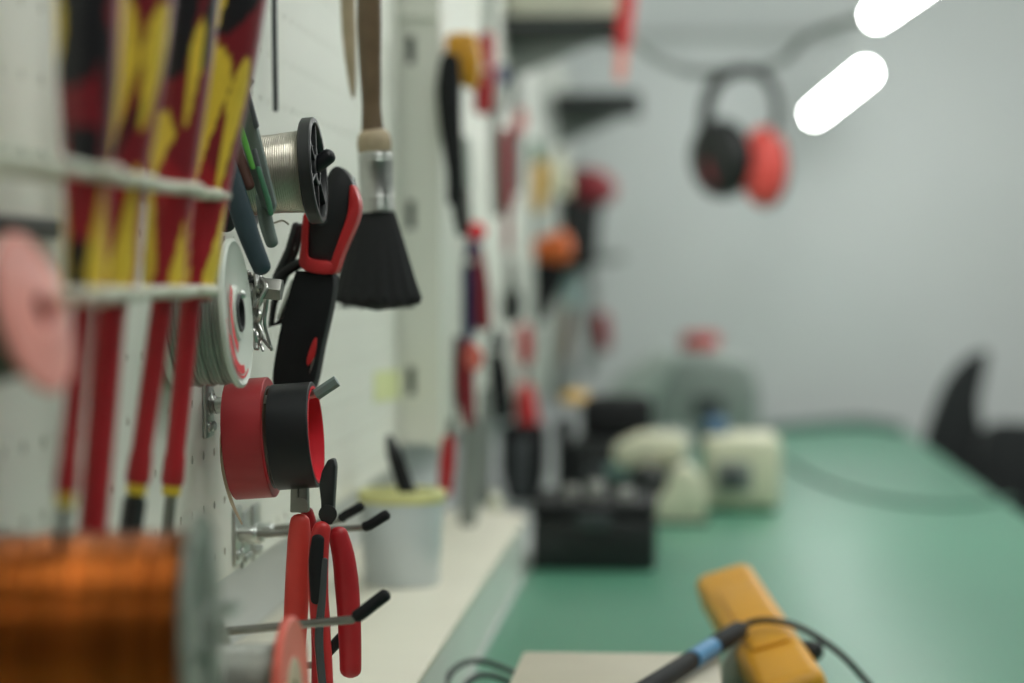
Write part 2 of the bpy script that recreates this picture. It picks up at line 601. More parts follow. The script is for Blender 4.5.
# ---- pink spool at the left edge
F = face_frame(36, 312, 0.78, (1, 0, .26), rot=-.13)
c0 = F.translation.copy()
t = thing('pink_spool', 'blurred pink wire spool at the left edge, in front of the screwdriver rack', 'wire spool', c0)
b = new(); lathe(b, ripple(.019, -.045, -.003, .0012, .0004, .0002, 5), F, 56); obj('winding', b, mat('dark green wire', S(70, 76, 62), .5, noise=.1), t)
b = new()
lathe(b, [(.0060, -.003), (.0255, -.003), (.0270, -.0022), (.0275, -.0008), (.0268, .0006), (.0200, .0014), (.0110, .0030), (.0085, .0034), (.0060, .0030)], F, 64, closed=True)
obj('front_flange', b, M_pink, t)
b = new(); disc_ring(b, .0045, .0062, -.047, .0018, F, 32); obj('hub', b, M_darkred, t)
b = new(); disc_ring(b, .006, .0270, -.048, -.045, F); obj('rear_flange', b, M_pink, t)
prong_hook('grey hook prong holding the pink spool', 0.781, c0.z - .0135, XW + .046, .0125, .0022)

# ---- spool of grey wire with milky flange
F = face_frame(238, 313, 1.22, (1, 0, .07))
c0 = F.translation.copy()
t = thing('wire_spool', 'spool of grey wire with milky white flange and red label, below the solder spool', 'wire spool', c0)
b = new(); lathe(b, ripple(.0365, -.030, -.003, .0021, .0008, .0005, 9), F, 64)
tube(b, spline([F @ Vector((.0372 * math.cos(a), .0372 * math.sin(a), -.004 - .022 * k / 11)) for k, a in enumerate([2.2 + .2 * j for j in range(12)])], 4), .0008, 6)
obj('grey_winding', b, M_lead, t)
b = new()
lathe(b, [(.0095, -.003), (.0365, -.003), (.0385, -.0022), (.0385, -.0002), (.0370, .0006), (.0345, -.0006), (.0150, -.0012), (.0135, .001), (.0095, .001)], F, 72, closed=True)
fl = obj('front_flange', b, M_clear, t)
b = new()
# red label: a printed sector with two lines of print
for (r0, r1, a0, a1) in ((.017, .0225, 2.4, 4.3), (.027, .0315, 3.5, 4.9), (.0325, .0338, 3.2, 5.2)):
    n = 18
    ra = [b.verts.new(F @ Vector((r0 * math.cos(a0 + (a1 - a0) * k / n), r0 * math.sin(a0 + (a1 - a0) * k / n), .0004))) for k in range(n + 1)]
    rb = [b.verts.new(F @ Vector((r1 * math.cos(a0 + (a1 - a0) * k / n), r1 * math.sin(a0 + (a1 - a0) * k / n), .0004))) for k in range(n + 1)]
    for k in range(n):
        b.faces.new((ra[k], ra[k + 1], rb[k + 1], rb[k]))
lo = obj('label', b, M_redcore, fl); lo['label'] = 'red printed label'
b = new(); disc_ring(b, .0075, .0100, -.034, .002, F, 32); obj('hub', b, M_black, t)
b = new(); disc_ring(b, .0095, .0385, -.034, -.030, F); obj('rear_flange', b, M_clear, t)
prong_hook('zinc hook prong through the grey wire spool', 1.225, c0.z + .0035, XW + .034, .004, .0026)

# ---- solder spool with black flange
F = face_frame(314, 170.5, 1.335, (1, 0, .085))
c0 = F.translation.copy()
t = thing('solder_spool', 'spool of bright solder wire with black spoked flange', 'wire spool', c0)
prof = [(r + .0016 * max(0, (h + .020) / .02) if h > -.02 else r, h) for (r, h) in ripple(.0222, -.036, -.0045, .00125, .00045, .00004, 2)]
b = new(); lathe(b, prof, F, 72); obj('solder_winding', b, M_solder, t)
b = new()
lathe(b, [(.0262, -.0045), (.0286, -.0045), (.0298, -.0035), (.0298, .0022), (.0290, .0030), (.0268, .0030), (.0262, .0022), (.0262, -.001)], F, 80, closed=True)
disc_ring(b, .0065, .0270, -.0045, -.0015, F, 64)
disc_ring(b, .0062, .0088, -.0045, .0024, F, 40)
disc_ring(b, .0135, .0146, -.002, .0004, F, 48)
for k in range(6):
    a = k * math.pi / 3 + .3
    d = Vector((math.cos(a), math.sin(a), 0)); n_ = Vector((-math.sin(a), math.cos(a), 0))
    A, B_ = d * .0085, d * .0265
    for q in (0,):
        pts = [A - n_ * .0008, B_ - n_ * .0008, B_ + n_ * .0008, A + n_ * .0008]
        prism(b, [F @ (p + Vector((0, 0, 0))) for p in pts], (F.to_3x3() @ Vector((0, 0, .0042))), 0)
obj('front_flange', b, M_black, t)
b = new()
for a in (-1.2, .5, 2.4):
    q = F @ Vector((.017 * math.cos(a), .017 * math.sin(a), -.0012))
    lathe(b, [(.0030, 0), (.0042, 0), (.0042, .0012), (.0030, .0012)], axis_frame(q, F.to_3x3() @ Vector((0, 0, 1))), 24, closed=True)
obj('boss_ring', b, M_dullsteel, t)
b = new(); disc_ring(b, .0062, .0290, -.040, -.036, F); obj('rear_flange', b, M_black, t)
b = new(); tube(b, spline([F @ Vector((.004, -.0225, -.030)), F @ Vector((.007, -.027, -.028)), F @ Vector((.010, -.026, -.022)), F @ Vector((.006, -.0285, -.018))], 6), .0006, 6)
obj('loose_end', b, M_solder, t)
prong_hook('zinc hook with black pointed tip through the solder spool', 1.335, P(300, 167, 1.335).z - .006, P(316, 162, 1.335).x, .0065, .0026, M_blackgloss, .0028, .0045)


# ---- roll of tape helper
def tape(name, label, px, py, y, ro, ri, width, m, core, back, tilt=.075, crease=True):
    F = face_frame(px, py, y, (1, 0, tilt))
    c = F.translation.copy()
    t = thing(name, label, 'tape roll', c)
    b = new()
    lathe(b, [(ri + .0014, -width), (ro - .0006, -width), (ro, -width + .0005), (ro, -.0005), (ro - .0006, 0), (ri + .0014, 0)], F, 96, closed=True)
    obj('tape_layers', b, m, t)
    b = new()
    lathe(b, [(ri, -width), (ri + .0014, -width), (ri + .0014, .0002), (ri, .0002)], F, 80, closed=True)
    obj('core', b, core, t)
    return t, F


t, F = tape('tape_roll', 'red roll of tape hanging against the black roll', 272, 437, 1.315, .0334, .0272, .0222, M_redtape, mat('olive core', S(74, 70, 58), .6, noise=.1), None)
b = new()
e0 = F @ Vector((0, .0332, -.0255))
tube(b, spline([P(226, 420, 1.312), P(222, 440, 1.308), P(223.5, 470, 1.30), P(231, 500, 1.295), P(242, 524, 1.29)], 8), [.0013, .0013, .0012, .001, .0005], 8, .35, (0, 1, 0))
ob = obj('loose_end', b, M_copperedge, t); ob['label'] = 'loose beige end strip'
t, F = tape('tape_roll', 'black roll of tape with bright red core, hanging next to the red roll', 316, 434.5, 1.30, .0290, .0252, .0226, M_blackgloss, M_redcore, None)

# hook carrying the two rolls
zt_ = P(325, 391, 1.30).z
t = thing('peg_hook', 'zinc hook with thread coil carrying the red and black tape rolls', 'hook', P(200, 405, 1.315))
hook_base(t, 1.315, P(196, 405, 1.315).z)
b = new(); tube(b, [(XW + .004, 1.315, P(200, 405, 1.315).z), P(212, 402, 1.315), P(300, 397.5, 1.305), P(322, 392, 1.30)], .0023, 12); obj('prong', b, M_zinc, t)
b = new(); tube(b, [P(316, 395, 1.30), P(327, 387.5, 1.30), P(337, 381, 1.30)], .0032, 6, rnd=False); obj('tip', b, mat('grey green cap', S(112, 128, 124), .5, noise=.05), t)
b = new()
q0, q1 = P(201, 405, 1.315), P(217, 402, 1.315)
dq = q1 - q0
pts = []
for k in range(41):
    a = k / 40 * 2 * math.pi * 3
    pts.append(q0 + dq * (k / 40) + Vector((0, math.cos(a), math.sin(a))) * .0062)
tube(b, pts, .0008, 6); obj('spring_coil', b, M_steel, t)
b = new(); tube(b, [P(201, 404, 1.315), P(208, 403, 1.315), P(214, 402.5, 1.315)], .0042, 14); obj('ferrule', b, M_steel, t)
b = new(); tube(b, spline([P(206, 410, 1.31), P(203, 425, 1.312), P(200, 440, 1.315), P(197, 452, 1.318)], 5), .0011, 8)
one('wire_scrap', 'short dark red scrap of wire hanging under the tape hook', 'wire', b, M_darkred)

# ---- spool with red flange, bottom (in front of the pliers)
F = face_frame(292, 690, 1.08, (1, 0, .03), rot=-.04)
c0 = F.translation.copy()
t = thing('red_spool', 'spool of silver wire with salmon red flange, in front of the red pliers', 'wire spool', c0)
b = new(); lathe(b, ripple(.0215, -.034, -.003, .0016, .0006, .0003, 4), F, 56); obj('silver_winding', b, M_lead, t)
b = new()
lathe(b, [(.0150, -.003), (.0315, -.003), (.0335, -.002), (.0335, .0006), (.032, .0016), (.026, .0008), (.0165, .001), (.0150, .001)], F, 64, closed=True)
obj('front_flange', b, M_salmon, t)
b = new(); disc_ring(b, .0050, .0150, -.002, .0016, F, 40); o = obj('hub', b, mat('beige hub', S(196, 176, 150), .5, noise=.05), t)
b = new(); disc_ring(b, .0050, .0330, -.038, -.034, F); obj('rear_flange', b, M_cleargrey, t)
prong_hook('short zinc hook under the salmon flanged spool', 1.082, c0.z + .0028, XW + .080, .003, .0022)

# ---- double prong hooks with black rubber tips


def long_hook(label, y, p0, p1, p2, p3, r, tip):
    """p0..p1 rod, p2..p3 black tip; photo points"""
    za = P(p0[0], p0[1], y).z
    t = thing('peg_hook', label, 'hook', (XW, y, za))
    hook_base(t, y, za)
    b = new(); tube(b, [Vector((XW + .004, y, za)), P(*p0, y), P(*p1, y), (P(*p1, y) + P(*p2, y)) / 2], r, 12); obj('prong', b, M_dullsteel, t)
    b = new(); tube(b, [(P(*p1, y) + P(*p2, y)) / 2, P(*p2, y), P(*p3, y)], tip, 14); obj('tip', b, M_blackmatte, t)
    return t


long_hook('long grey rod hook with black rubber tip crossing in front of the pliers', 1.20, (222, 632), (352, 619.5), (362, 613), (385, 595), .0022, .0034)
long_hook('hook with black rubber tip showing low between the plier handles', 1.33, (262, 672), (318, 664), (324, 656), (342, 637), .002, .0032)
long_hook('upper hook with black tip just right of the black plier jaws', 1.46, (262, 530), (338, 521), (345, 515.5), (361, 506.5), .002, .0031)
long_hook('hook with black tip sticking out furthest right beneath the black plier jaws', 1.40, (270, 534), (362, 527.5), (369, 525.5), (386, 515), .002, .0032)
prong_hook('zinc bracket hook at the bottom edge of the near panel', 1.425, P(280, 537, 1.425).z, P(290, 535, 1.425).x, .002, .0022)


# ================================================================== SCREWDRIVERS
GRIP = {   # per handle: yellow drops (u, v widest, v bottom, v top, half width), black patches (u, v0, v1, half width, slant)
    0: ([(.555, .70, .54, .84, .09), (.57, .08, .01, .28, .085), (.885, .08, .01, .30, .095), (.20, .6, .4, .8, .08)],
        [(.74, .56, .92, .14, .1), (.76, .34, .46, .12, 0), (.73, .0, .16, .09, 0), (.92, .34, .75, .04, -.1)]),
    1: ([(.68, .60, .30, .82, .125), (.90, .66, .46, .80, .075), (.60, .07, .01, .26, .08), (.84, .08, .01, .36, .10), (.3, .6, .4, .8, .08)],
        [(.81, .36, .60, .022, .22), (.58, .68, .95, .07, 0), (.78, .80, .95, .06, 0), (.5, .4, .6, .05, 0)]),
    2: ([(.66, .43, .33, .50, .12), (.60, .10, .01, .32, .12), (.88, .07, .01, .2, .07), (.86, .62, .46, .74, .04), (.2, .6, .4, .8, .08)],
        [(.72, .56, .95, .13, .1), (.55, .5, .62, .06, 0), (.94, .6, .9, .06, .1)]),
    3: ([(.71, .56, .29, .67, .125), (.89, .52, .28, .64, .06), (.71, .82, .55, .97, .06), (.68, .06, .005, .22, .08), (.93, .07, .01, .26, .09), (.3, .6, .4, .8, .08)],
        [(.88, .68, .97, .08, .35), (.57, .66, .97, .10, 0), (.58, .50, .60, .06, .2), (.5, .38, .44, .08, 0)]),
}


def grip_colour(kind, u, v):
    """moulded three-colour pattern of the handle: u around (0..1), v along (0 bottom..1 top)"""
    RED, DRED, YEL, BLK = S(166, 32, 42), S(130, 30, 40), S(240, 206, 70), S(30, 28, 32)
    drops, patches = GRIP[kind]
    for (c, vm, v0, v1, wd) in drops:
        if v0 < v < v1:
            t = (vm - v) / (vm - v0) if v < vm else (v - vm) / (v1 - vm)
            ww = wd * ((1 - t) ** 1.1 * .78 + .22 if v < vm and vm > .3 else (max(0, 1 - t * t)) ** .5 if (v < vm) else max(0, 1 - t * t) ** .6)
            if v > vm and vm < .3:
                ww = wd * ((1 - t) ** 1.2 * .85 + .15)
            d = (u - c - .12 * (v - vm) + .5) % 1 - .5
            if abs(d) < ww:
                return YEL
    for (c, v0, v1, wd, sl) in patches:
        if v0 < v < v1:
            t = (v - v0) / (v1 - v0)
            d = (u - c - sl * (t - .5) + .5) % 1 - .5
            if abs(d) < wd * min(1, 3.2 * math.sin(math.pi * t) + .1):
                return BLK
    return DRED if v > .37 + .04 * math.sin(4 * math.pi * u) else RED


def screwdriver(i, label, y, bot, mid, top, ring, wh, ws, tip):
    """bot, mid, top: photo points of shaft end, collar, handle top"""
    A, B_, C_ = P(*bot, y), P(*mid, y), P(*top, y)
    t = thing('screwdriver', label, 'screwdriver', B_, 'screwdrivers with red, yellow and black grips in the rack')
    px = y / FPX
    F = axis_frame(B_, C_ - B_, Vector((0, 1, 0)))
    L = (C_ - B_).length
    R = wh * px / 2
    b = new()
    prof = [(0, 0), (.62, 0), (.70, .01), (.76, .04), (.80, .10), (.80, .2), (.82, .3), (.90, .40), (1.0, .50), (1.10, .60), (1.16, .70), (1.20, .80), (1.16, .88), (1.0, .95), (.7, .985), (.3, 1.0), (0, 1.0)]
    fine = []
    for k in range(len(prof) - 1):
        for q in range(6):
            s = q / 6
            fine.append((prof[k][0] + (prof[k + 1][0] - prof[k][0]) * s, prof[k][1] + (prof[k + 1][1] - prof[k][1]) * s))
    fine = [fp for fp in fine if fp[0] > 1e-6]
    seg = 72
    rings = []
    for (r, h) in [(0, 0)] + fine + [(0, 1.0)]:
        if r == 0:
            rings.append([b.verts.new(F @ Vector((0, 0, h * L)))])
            continue
        rr = []
        for k in range(seg):
            a = 2 * math.pi * k / seg
            m = 1 - .055 * (0.5 + .5 * math.cos(6 * a)) * (1 if .15 < h < .95 else 0)
            rr.append(b.verts.new(F @ Vector((R * r * m * math.cos(a), R * r * m * math.sin(a), h * L))))
        rings.append(rr)
    for k in range(len(rings) - 1):
        a_, b_ = rings[k], rings[k + 1]
        for q in range(seg):
            q2 = (q + 1) % seg
            if len(a_) == 1:
                b.faces.new((a_[0], b_[q2], b_[q]))
            elif len(b_) == 1:
                b.faces.new((a_[q], a_[q2], b_[0]))
            else:
                b.faces.new((a_[q], a_[q2], b_[q2], b_[q]))
    lay = b.verts.layers.float_color.new('grip')
    Fi = F.inverted()
    for v in b.verts:
        l = Fi @ v.co
        u = (math.atan2(l.y, l.x) / (2 * math.pi)) % 1
        v[lay] = (*grip_colour(i, u, max(0, min(1, l.z / L))), 1)
    obj('handle', b, M_grip, t, 60)
    d = (A - B_)
    rk = ring / d.length if False else ring          # fraction of the shaft that is insulated
    E = B_ + d * rk
    w0 = ws * px / 2
    b = new(); tube(b, [B_ - d * .02, B_ + d * .03, B_ + d * rk * .82, B_ + d * rk * .86, B_ + d * rk * .97, E], [w0, w0, w0 * .95, w0 * .9, w0 * 1.15, w0 * 1.12, w0], 20, rnd=False)
    sh = obj('insulated_shaft', b, M_redshaft, t)
    if rk < .99:
        b = new(); tube(b, [E, E + d.normalized() * .0045], w0 * .9, 16, rnd=False); obj('yellow_ring', b, M_yellow, t)
        b = new()
        if tip == 'black':
            tube(b, [E + d.normalized() * .004, E + d.normalized() * .007], w0 * .75, 12, rnd=False)
            tube(b, [E + d.normalized() * .0065, A], w0 * 1.05, 6, rnd=False)
            obj('tip', b, M_black, t)
        elif tip == 'dark':
            tube(b, [E + d.normalized() * .004, A], [w0 * .55, w0 * .5], 12, rnd=False)
            obj('tip', b, M_black, t)
        else:
            tube(b, [E + d.normalized() * .004, B_ + d * .93, A], [w0 * .6, w0 * .58, w0 * .75], 12, .8, (0, 1, 0), rnd=False)
            obj('tip', b, M_dullsteel, t)
    return t


YS = [0.84, 0.915, 1.0, 1.075]
screwdriver(0, 'leftmost and blurriest screwdriver in the rack, slim with black tip', YS[0], (61, 545), (85, 298), (90, -75), .79, 57, 22, 'dark')
screwdriver(1, 'second screwdriver from the left, with the thickest red shaft', YS[1], (89, 575), (112, 300), (146, -75), 1.0, 60, 31, None)
screwdriver(2, 'third screwdriver from the left, its bit a blunt black block', YS[2], (130, 535), (163, 300), (192, -80), .78, 58, 23, 'black')
screwdriver(3, 'rightmost and sharpest screwdriver in the rack, with bare steel blade', YS[3], (166, 545), (191, 299), (243, -80), .755, 60, 21, 'steel')

# rack: two scalloped wire loops, back rails, uprights
t = thing('screwdriver_rack', 'ivory wire rack on the near panel holding four screwdrivers', 'tool rack', (XW, .95, EYE + .01))


def rack_loop(py_a, py_b, y_start, y_end, bump):
    zc = (P(85, py_a, YS[0]).z + P(205, py_b, YS[3]).z) / 2
    pts = [Vector((XW + .006, y_start, zc)), Vector((-.200, y_start, zc))]
    for k, yy in enumerate(YS):
        cx_ = P([86, 122, 172, 199][k], (py_a + py_b) / 2, yy).x if py_a < 250 else P([85, 112, 163, 191][k], 292, yy).x
        for s in ((-1.25, -.8, 0, .8, 1.25) if k < 3 else (-1.25, -.8, 0, .8)):
            pts.append(Vector((cx_ + (bump if abs(s) < .1 else bump - .002 if abs(s) < 1 else bump - .006), yy + s * .016, zc)))
    pts += [Vector((-.222, y_end, zc)), Vector((XW + .006, y_end, zc))]
    return spline(pts, 5), zc


b = new(); p1, zu = rack_loop(180, 190, .60, 1.098, .0108); tube(b, p1, .0028, 12); obj('upper_loop', b, M_rack, t)
b = new(); p2, zl = rack_loop(293, 292, .80, 1.095, .0100); tube(b, p2, .0028, 12); obj('lower_loop', b, M_rack, t)
b = new()
tube(b, [(-.231, .60, zu), (-.234, 1.098, zu)], .0024, 10)
tube(b, [(-.231, .80, zl), (-.234, 1.095, zl)], .0024, 10)
obj('rear_rail', b, M_rack, t)
b = new(); box(b, (XW, .55, EYE + .015), (XW + .004, .99, EYE + .023), .001); obj('gap_shade_strip', b, M_darkgrey, t)  # dark strip put in for the shade of a gap in the panel
b = new()
for yy in (.62, 1.10):
    tube(b, [(XW + .003, yy, zl - .01), (XW + .003, yy, zu + .01)], .0028, 8)
obj('upright', b, M_rack, t)


# ================================================================== MIDDLE TOOLS ON THE NEAR PANEL
# folding cutter / crimper behind the screwdrivers, hanging diagonally
t = thing('crimping_tool', 'grey and teal crimping tool hanging diagonally behind the screwdrivers', 'hand tool', P(250, 180, 1.27))
b = new(); slab(b, [(238, 66), (243, 74), (258, 128), (277, 205), (273, 214), (262, 208), (244, 150), (233, 108)], 1.27, .006, .001); obj('frame_plate', b, M_greygreen, t)
b = new(); slab(b, [(241, 72), (244, 70), (259, 126), (255, 130)], 1.262, .004, .0006); slab(b, [(252, 150), (256, 148), (271, 205), (266, 206)], 1.262, .004, .0006); obj('side_bar', b, M_darkgrey, t)
b = new(); grip(b, [(238, 118), (245, 142), (253, 168)], [5, 6, 5], 1.258, .6); obj('green_strip', b, M_green, t)
b = new(); grip(b, [(226, 120), (235, 150), (249, 186)], [13, 16, 12], 1.262, .7); obj('brown_grip', b, M_brown, t)
b = new(); grip(b, [(224, 158), (236, 195), (249, 235), (262, 268)], [20, 23, 23, 21, 19], 1.255, .75); obj('teal_grip', b, M_teal, t)
b = new(); grip(b, [(262, 196), (266, 222), (272, 243)], [14, 15, 13], 1.275, .75); obj('short_grip', b, M_greygreen, t)
b = new(); grip(b, [(218, 178), (222, 204), (227, 226)], [16, 20, 17], 1.285, .75); obj('black_grip', b, M_black, t)
b = new(); grip(b, [(258, 168), (268, 200), (271, 214)], [5, 6, 5], 1.26, .6); obj('green_tab', b, M_greenp, t)
b = new(); tube(b, [(XW + .002, 1.272, P(236, 84, 1.27).z), P(247, 86, 1.275)], .0022, 10); tube(b, [P(247, 86, 1.275), P(251, 80, 1.275)], .0022, 10)
one('peg_hook', 'thin hook behind the top of the crimping tool', 'hook', b, M_zinc)

# bunch of silver wire and nut behind the grey spool
t = thing('wire_bundle', 'bunch of thin silver wires hanging right of the grey wire spool', 'wire bundle', P(256, 300, 1.30))
b = new()
rnd = random.Random(11)
for k in range(11):
    x0_ = rnd.uniform(246, 262)
    path = [(x0_, 276 + rnd.uniform(-4, 6), 1.30 + rnd.uniform(-.006, .006))]
    for q in range(1, 6):
        path.append((x0_ + rnd.uniform(-7, 7) + q * .8, 276 + q * 14 + rnd.uniform(-5, 5), 1.30 + rnd.uniform(-.012, .012)))
    tube(b, spline([P(*p) for p in path], 6), rnd.uniform(.0007, .0015), 7)
obj('wires', b, M_steel, t)
b = new(); tube(b, [P(238, 285, 1.30), P(248, 282, 1.30), P(262, 284, 1.30)], .004, 10); obj('binding', b, M_black, t)
b = new(); tube(b, [(XW + .002, 1.30, P(240, 284, 1.30).z), P(262, 287, 1.30)], .0024, 10)
lathe(b, [(0, -.006), (.0062, -.006), (.0066, -.004), (.0066, .004), (.0062, .006), (0, .006)], axis_frame(P(271, 289, 1.30), (1, 0, -.1)), 6)
one('wing_nut', 'small grey nut on a peg beside the silver wires', 'nut', b, M_dullsteel)

# black and red wire stripper
YK = 1.40
t = thing('wire_stripper', 'black and red wire stripper hanging between the solder spool and the brush', 'hand tool', P(320, 260, YK))
b = new(); slab(b, [(308, 222), (306, 250), (303, 263), (312, 271), (330, 270), (340, 258), (350, 226), (357, 200), (353, 180), (343, 168), (334, 169), (326, 184)], YK, .016, .003, smooth=3); obj('head', b, M_black, t)
b = new(); slab(b, [(352, 186), (357, 190), (361, 205), (358, 222), (345, 252), (338, 272), (331, 273), (333, 262), (342, 236), (350, 212)], YK - .004, .018, .0022, smooth=3); obj('red_edge', b, M_red, t)
b = new(); slab(b, [(305, 216), (310, 218), (309, 250), (313, 259), (333, 262), (333, 274), (308, 271), (301, 262), (303, 245)], YK - .005, .016, .0018, smooth=3); obj('red_collar', b, M_red, t)
b = new(); slab(b, [(297, 276), (303, 271), (330, 273), (336, 279), (333, 305), (324, 345), (316, 385), (306, 400), (286, 400), (276, 385), (277, 362), (285, 320)], YK, .020, .004, smooth=3); hd = obj('handle', b, M_blackmatte, t)
b = new(); slab(b, [(313, 341), (317, 338), (315, 356), (308, 366), (307, 358)], YK - .0105, .002, .0005, smooth=2); obj('red_patch', b, M_red, hd)
b = new(); grip(b, [(319, 330), (313, 362), (307, 381)], [3, 4, 3], YK - .0095, .5); obj('spring', b, M_steel, hd)
b = new()
tube(b, [P(x_, y_, YK + .004) for x_, y_ in ((301, 226), (296, 250), (287, 272), (274, 303), (271, 326), (283, 320))], .0021, 10)
grip(b, [(274, 283), (288, 270), (303, 262)], [9, 11, 10], YK + .002, .8)
tube(b, [P(x_, y_, YK + .004) for x_, y_ in ((297, 226), (290, 250), (277, 278))], .003, 10)
obj('trigger_frame', b, M_black, t)
b = new(); tube(b, [P(300, 228, YK + .004), P(295, 250, YK + .004)], .0020, 8); tube(b, [P(294, 282, YK + .004), P(280, 318, YK + .004)], .0020, 8); obj('return_spring', b, M_steel, t)
b = new()
for k, (x_, y_) in enumerate(((321, 219),)):
    lathe(b, [(.0022, 0), (.0036, 0), (.0036, .0014), (.0022, .0014)], axis_frame(P(x_, y_, YK - .0095), (0, -1, 0)), 20, closed=True)
obj('rivet', b, M_darkgrey, t)
prong_hook('zinc hook holding up the black and red wire stripper', YK + .012, P(320, 186, YK).z, P(345, 183, YK).x, .002, .0022)

# brush
YB = 1.53
t = thing('paint_brush', 'round black-bristled brush with dark wooden handle hanging on the panel', 'brush', P(376, 180, YB))
b = new()
grip(b, [(368, -60), (369, -10), (369.5, 40), (371, 90), (372, 120), (373.5, 141), (374, 150)], [17, 24, 25, 22, 19, 22, 31, 33], YB, .75, 6, 24); obj('handle', b, M_wood, t)
b = new(); grip(b, [(374, 139), (374.3, 145), (374.6, 152)], [34, 35, 33], YB, .75, 4, 24); obj('wooden_collar', b, M_palewood, t)
F = axis_frame(P(376, 182, YB), P(376.8, 212, YB) - P(375, 152, YB), Vector((0, 1, 0)))
k_ = YB / FPX
b = new(); hL = 30.5 * k_; R = 17 * k_
prof = [(R * .98, -hL)]
for s in (-.86, -.72, .55, .72, .86):
    prof += [(R, (s - .05) * hL), (R * 1.05, s * hL), (R, (s + .05) * hL)]
prof.append((R * 1.02, hL))
lathe(b, [(0, -hL)] + prof + [(0, hL)], F, 40, sx=1.0, sy=.75)
fer = obj('ferrule', b, M_steel, t)
b = new()
# bristle tuft: flares, ragged lower edge
seg, nr = 96, 14
rings = []
for i in range(nr + 1):
    s = i / nr
    yy = 208 + s * 96
    xc = 376 + s * 1.2
    wpx = 17 + 26.5 * (s ** .85)
    rr = []
    for k in range(seg):
        a = 2 * math.pi * k / seg
        jig = (1 + .035 * math.sin(k * 7.3 + 1) * s + .02 * math.sin(k * 13.1) * s)
        c = P(xc, yy + (3.5 * math.sin(k * 5.1) + 5 * math.cos(a) ** 2 * -1) * (s ** 4) + 4 * s * math.cos(a) * .3, YB)
        rr.append(b.verts.new(c + Vector((wpx * k_ * jig * math.cos(a), wpx * k_ * .5 * jig * math.sin(a), 0))))
    rings.append(rr)
for i in range(nr):
    for k in range(seg):
        k2 = (k + 1) % seg
        b.faces.new((rings[i][k], rings[i][k2], rings[i + 1][k2], rings[i + 1][k]))
c = b.verts.new(P(377.5, 311, YB))
for k in range(seg):
    b.faces.new((rings[-1][k], rings[-1][(k + 1) % seg], c))
b.faces.new(rings[0][::-1])
for k in range(260):                              # single hairs at the edge
    a = random.uniform(0, 2 * math.pi); s = random.uniform(.3, .98)
    q0 = P(376, 212, YB) + Vector((15 * k_ * s * math.cos(a), 9 * k_ * s * math.sin(a), 0))
    q1 = P(377.3, 306 + random.uniform(-3, 4), YB) + Vector((43 * k_ * s * math.cos(a) + random.uniform(-1, 1) * k_, 21 * k_ * s * math.sin(a), 0))
    tube(b, [q0, q0.lerp(q1, .5), q1], [.0005, .0004, .0002], 4, rnd=False)
obj('bristles', b, M_bristle, t, 80)
b = new(); tube(b, [(XW + .002, YB, P(330, -40, YB).z), P(374, -44, YB)], .0025, 10); one('peg_hook', 'hook above the frame that the brush hangs on', 'hook', b, M_zinc)

b = new(); tube(b, [(XW + .002, 1.60, P(320, -52, 1.60).z), P(346, -54, 1.60)], .002, 10); one('peg_hook', 'hook above the frame that the pale pointed tool hangs on', 'hook', b, M_zinc)
t = thing('awl', 'thin pale wooden pointed tool hanging left of the brush handle', 'hand tool', P(349, 40, 1.60))
b = new(); grip(b, [(347, -40), (348, 10), (350, 50), (352, 78), (353, 97)], [13, 15, 14, 11, 8, 3], 1.60, .6); obj('handle', b, M_palewood, t)
b = new(); tube(b, [P(346, -60, 1.60), P(347, -38, 1.60)], .003, 10); obj('collar', b, M_dullsteel, t)
b = new(); tube(b, [P(274, -40, 1.50), P(274.5, 40, 1.50), P(275.5, 110, 1.50)], .0018, 10)
one('steel_rod', 'thin dark steel rod hanging vertically above the solder spool', 'rod', b, M_darkgrey)


# ================================================================== PLIERS (bottom centre)
def jaws(b, cx_, top, bot, wtop, wbot, y, gap=1.0):
    """two jaw halves tapering upward, at photo points"""
    for s in (-1, 1):
        poly = [(cx_ + s * gap * .3, top), (cx_ + s * (gap * .3 + wtop / 2), top + 1), (cx_ + s * (wbot / 2), top + (bot - top) * .55), (cx_ + s * (wbot / 2 * 1.05), bot), (cx_, bot)]
        slab(b, poly, y, .008, .0008)


YL = 1.30
t = thing('pliers', 'pliers with bare steel jaws and bright red dipped handles, hanging left', 'pliers', P(300, 515, YL))
b = new(); jaws(b, 300, 462, 512, 6, 17, YL); lathe(b, [(0, 0), (.0042, 0), (.0042, .0012), (0, .0018)], axis_frame(P(300.5, 505, YL - .0042), (0, -1, 0)), 20); obj('jaws', b, M_dullsteel, t)
b = new(); grip(b, [(300, 521), (299, 545), (297, 590), (295, 630), (292, 668), (288, 700)], [20, 24, 25, 25, 24, 22, 18], YL - .004, .62); obj('handle', b, M_redgrip, t)
b = new(); grip(b, [(307, 512), (312, 540), (318, 590), (321, 640), (319, 690)], [13, 18, 20, 20, 16], YL + .022, .6); obj('handle', b, M_redshaft, t)

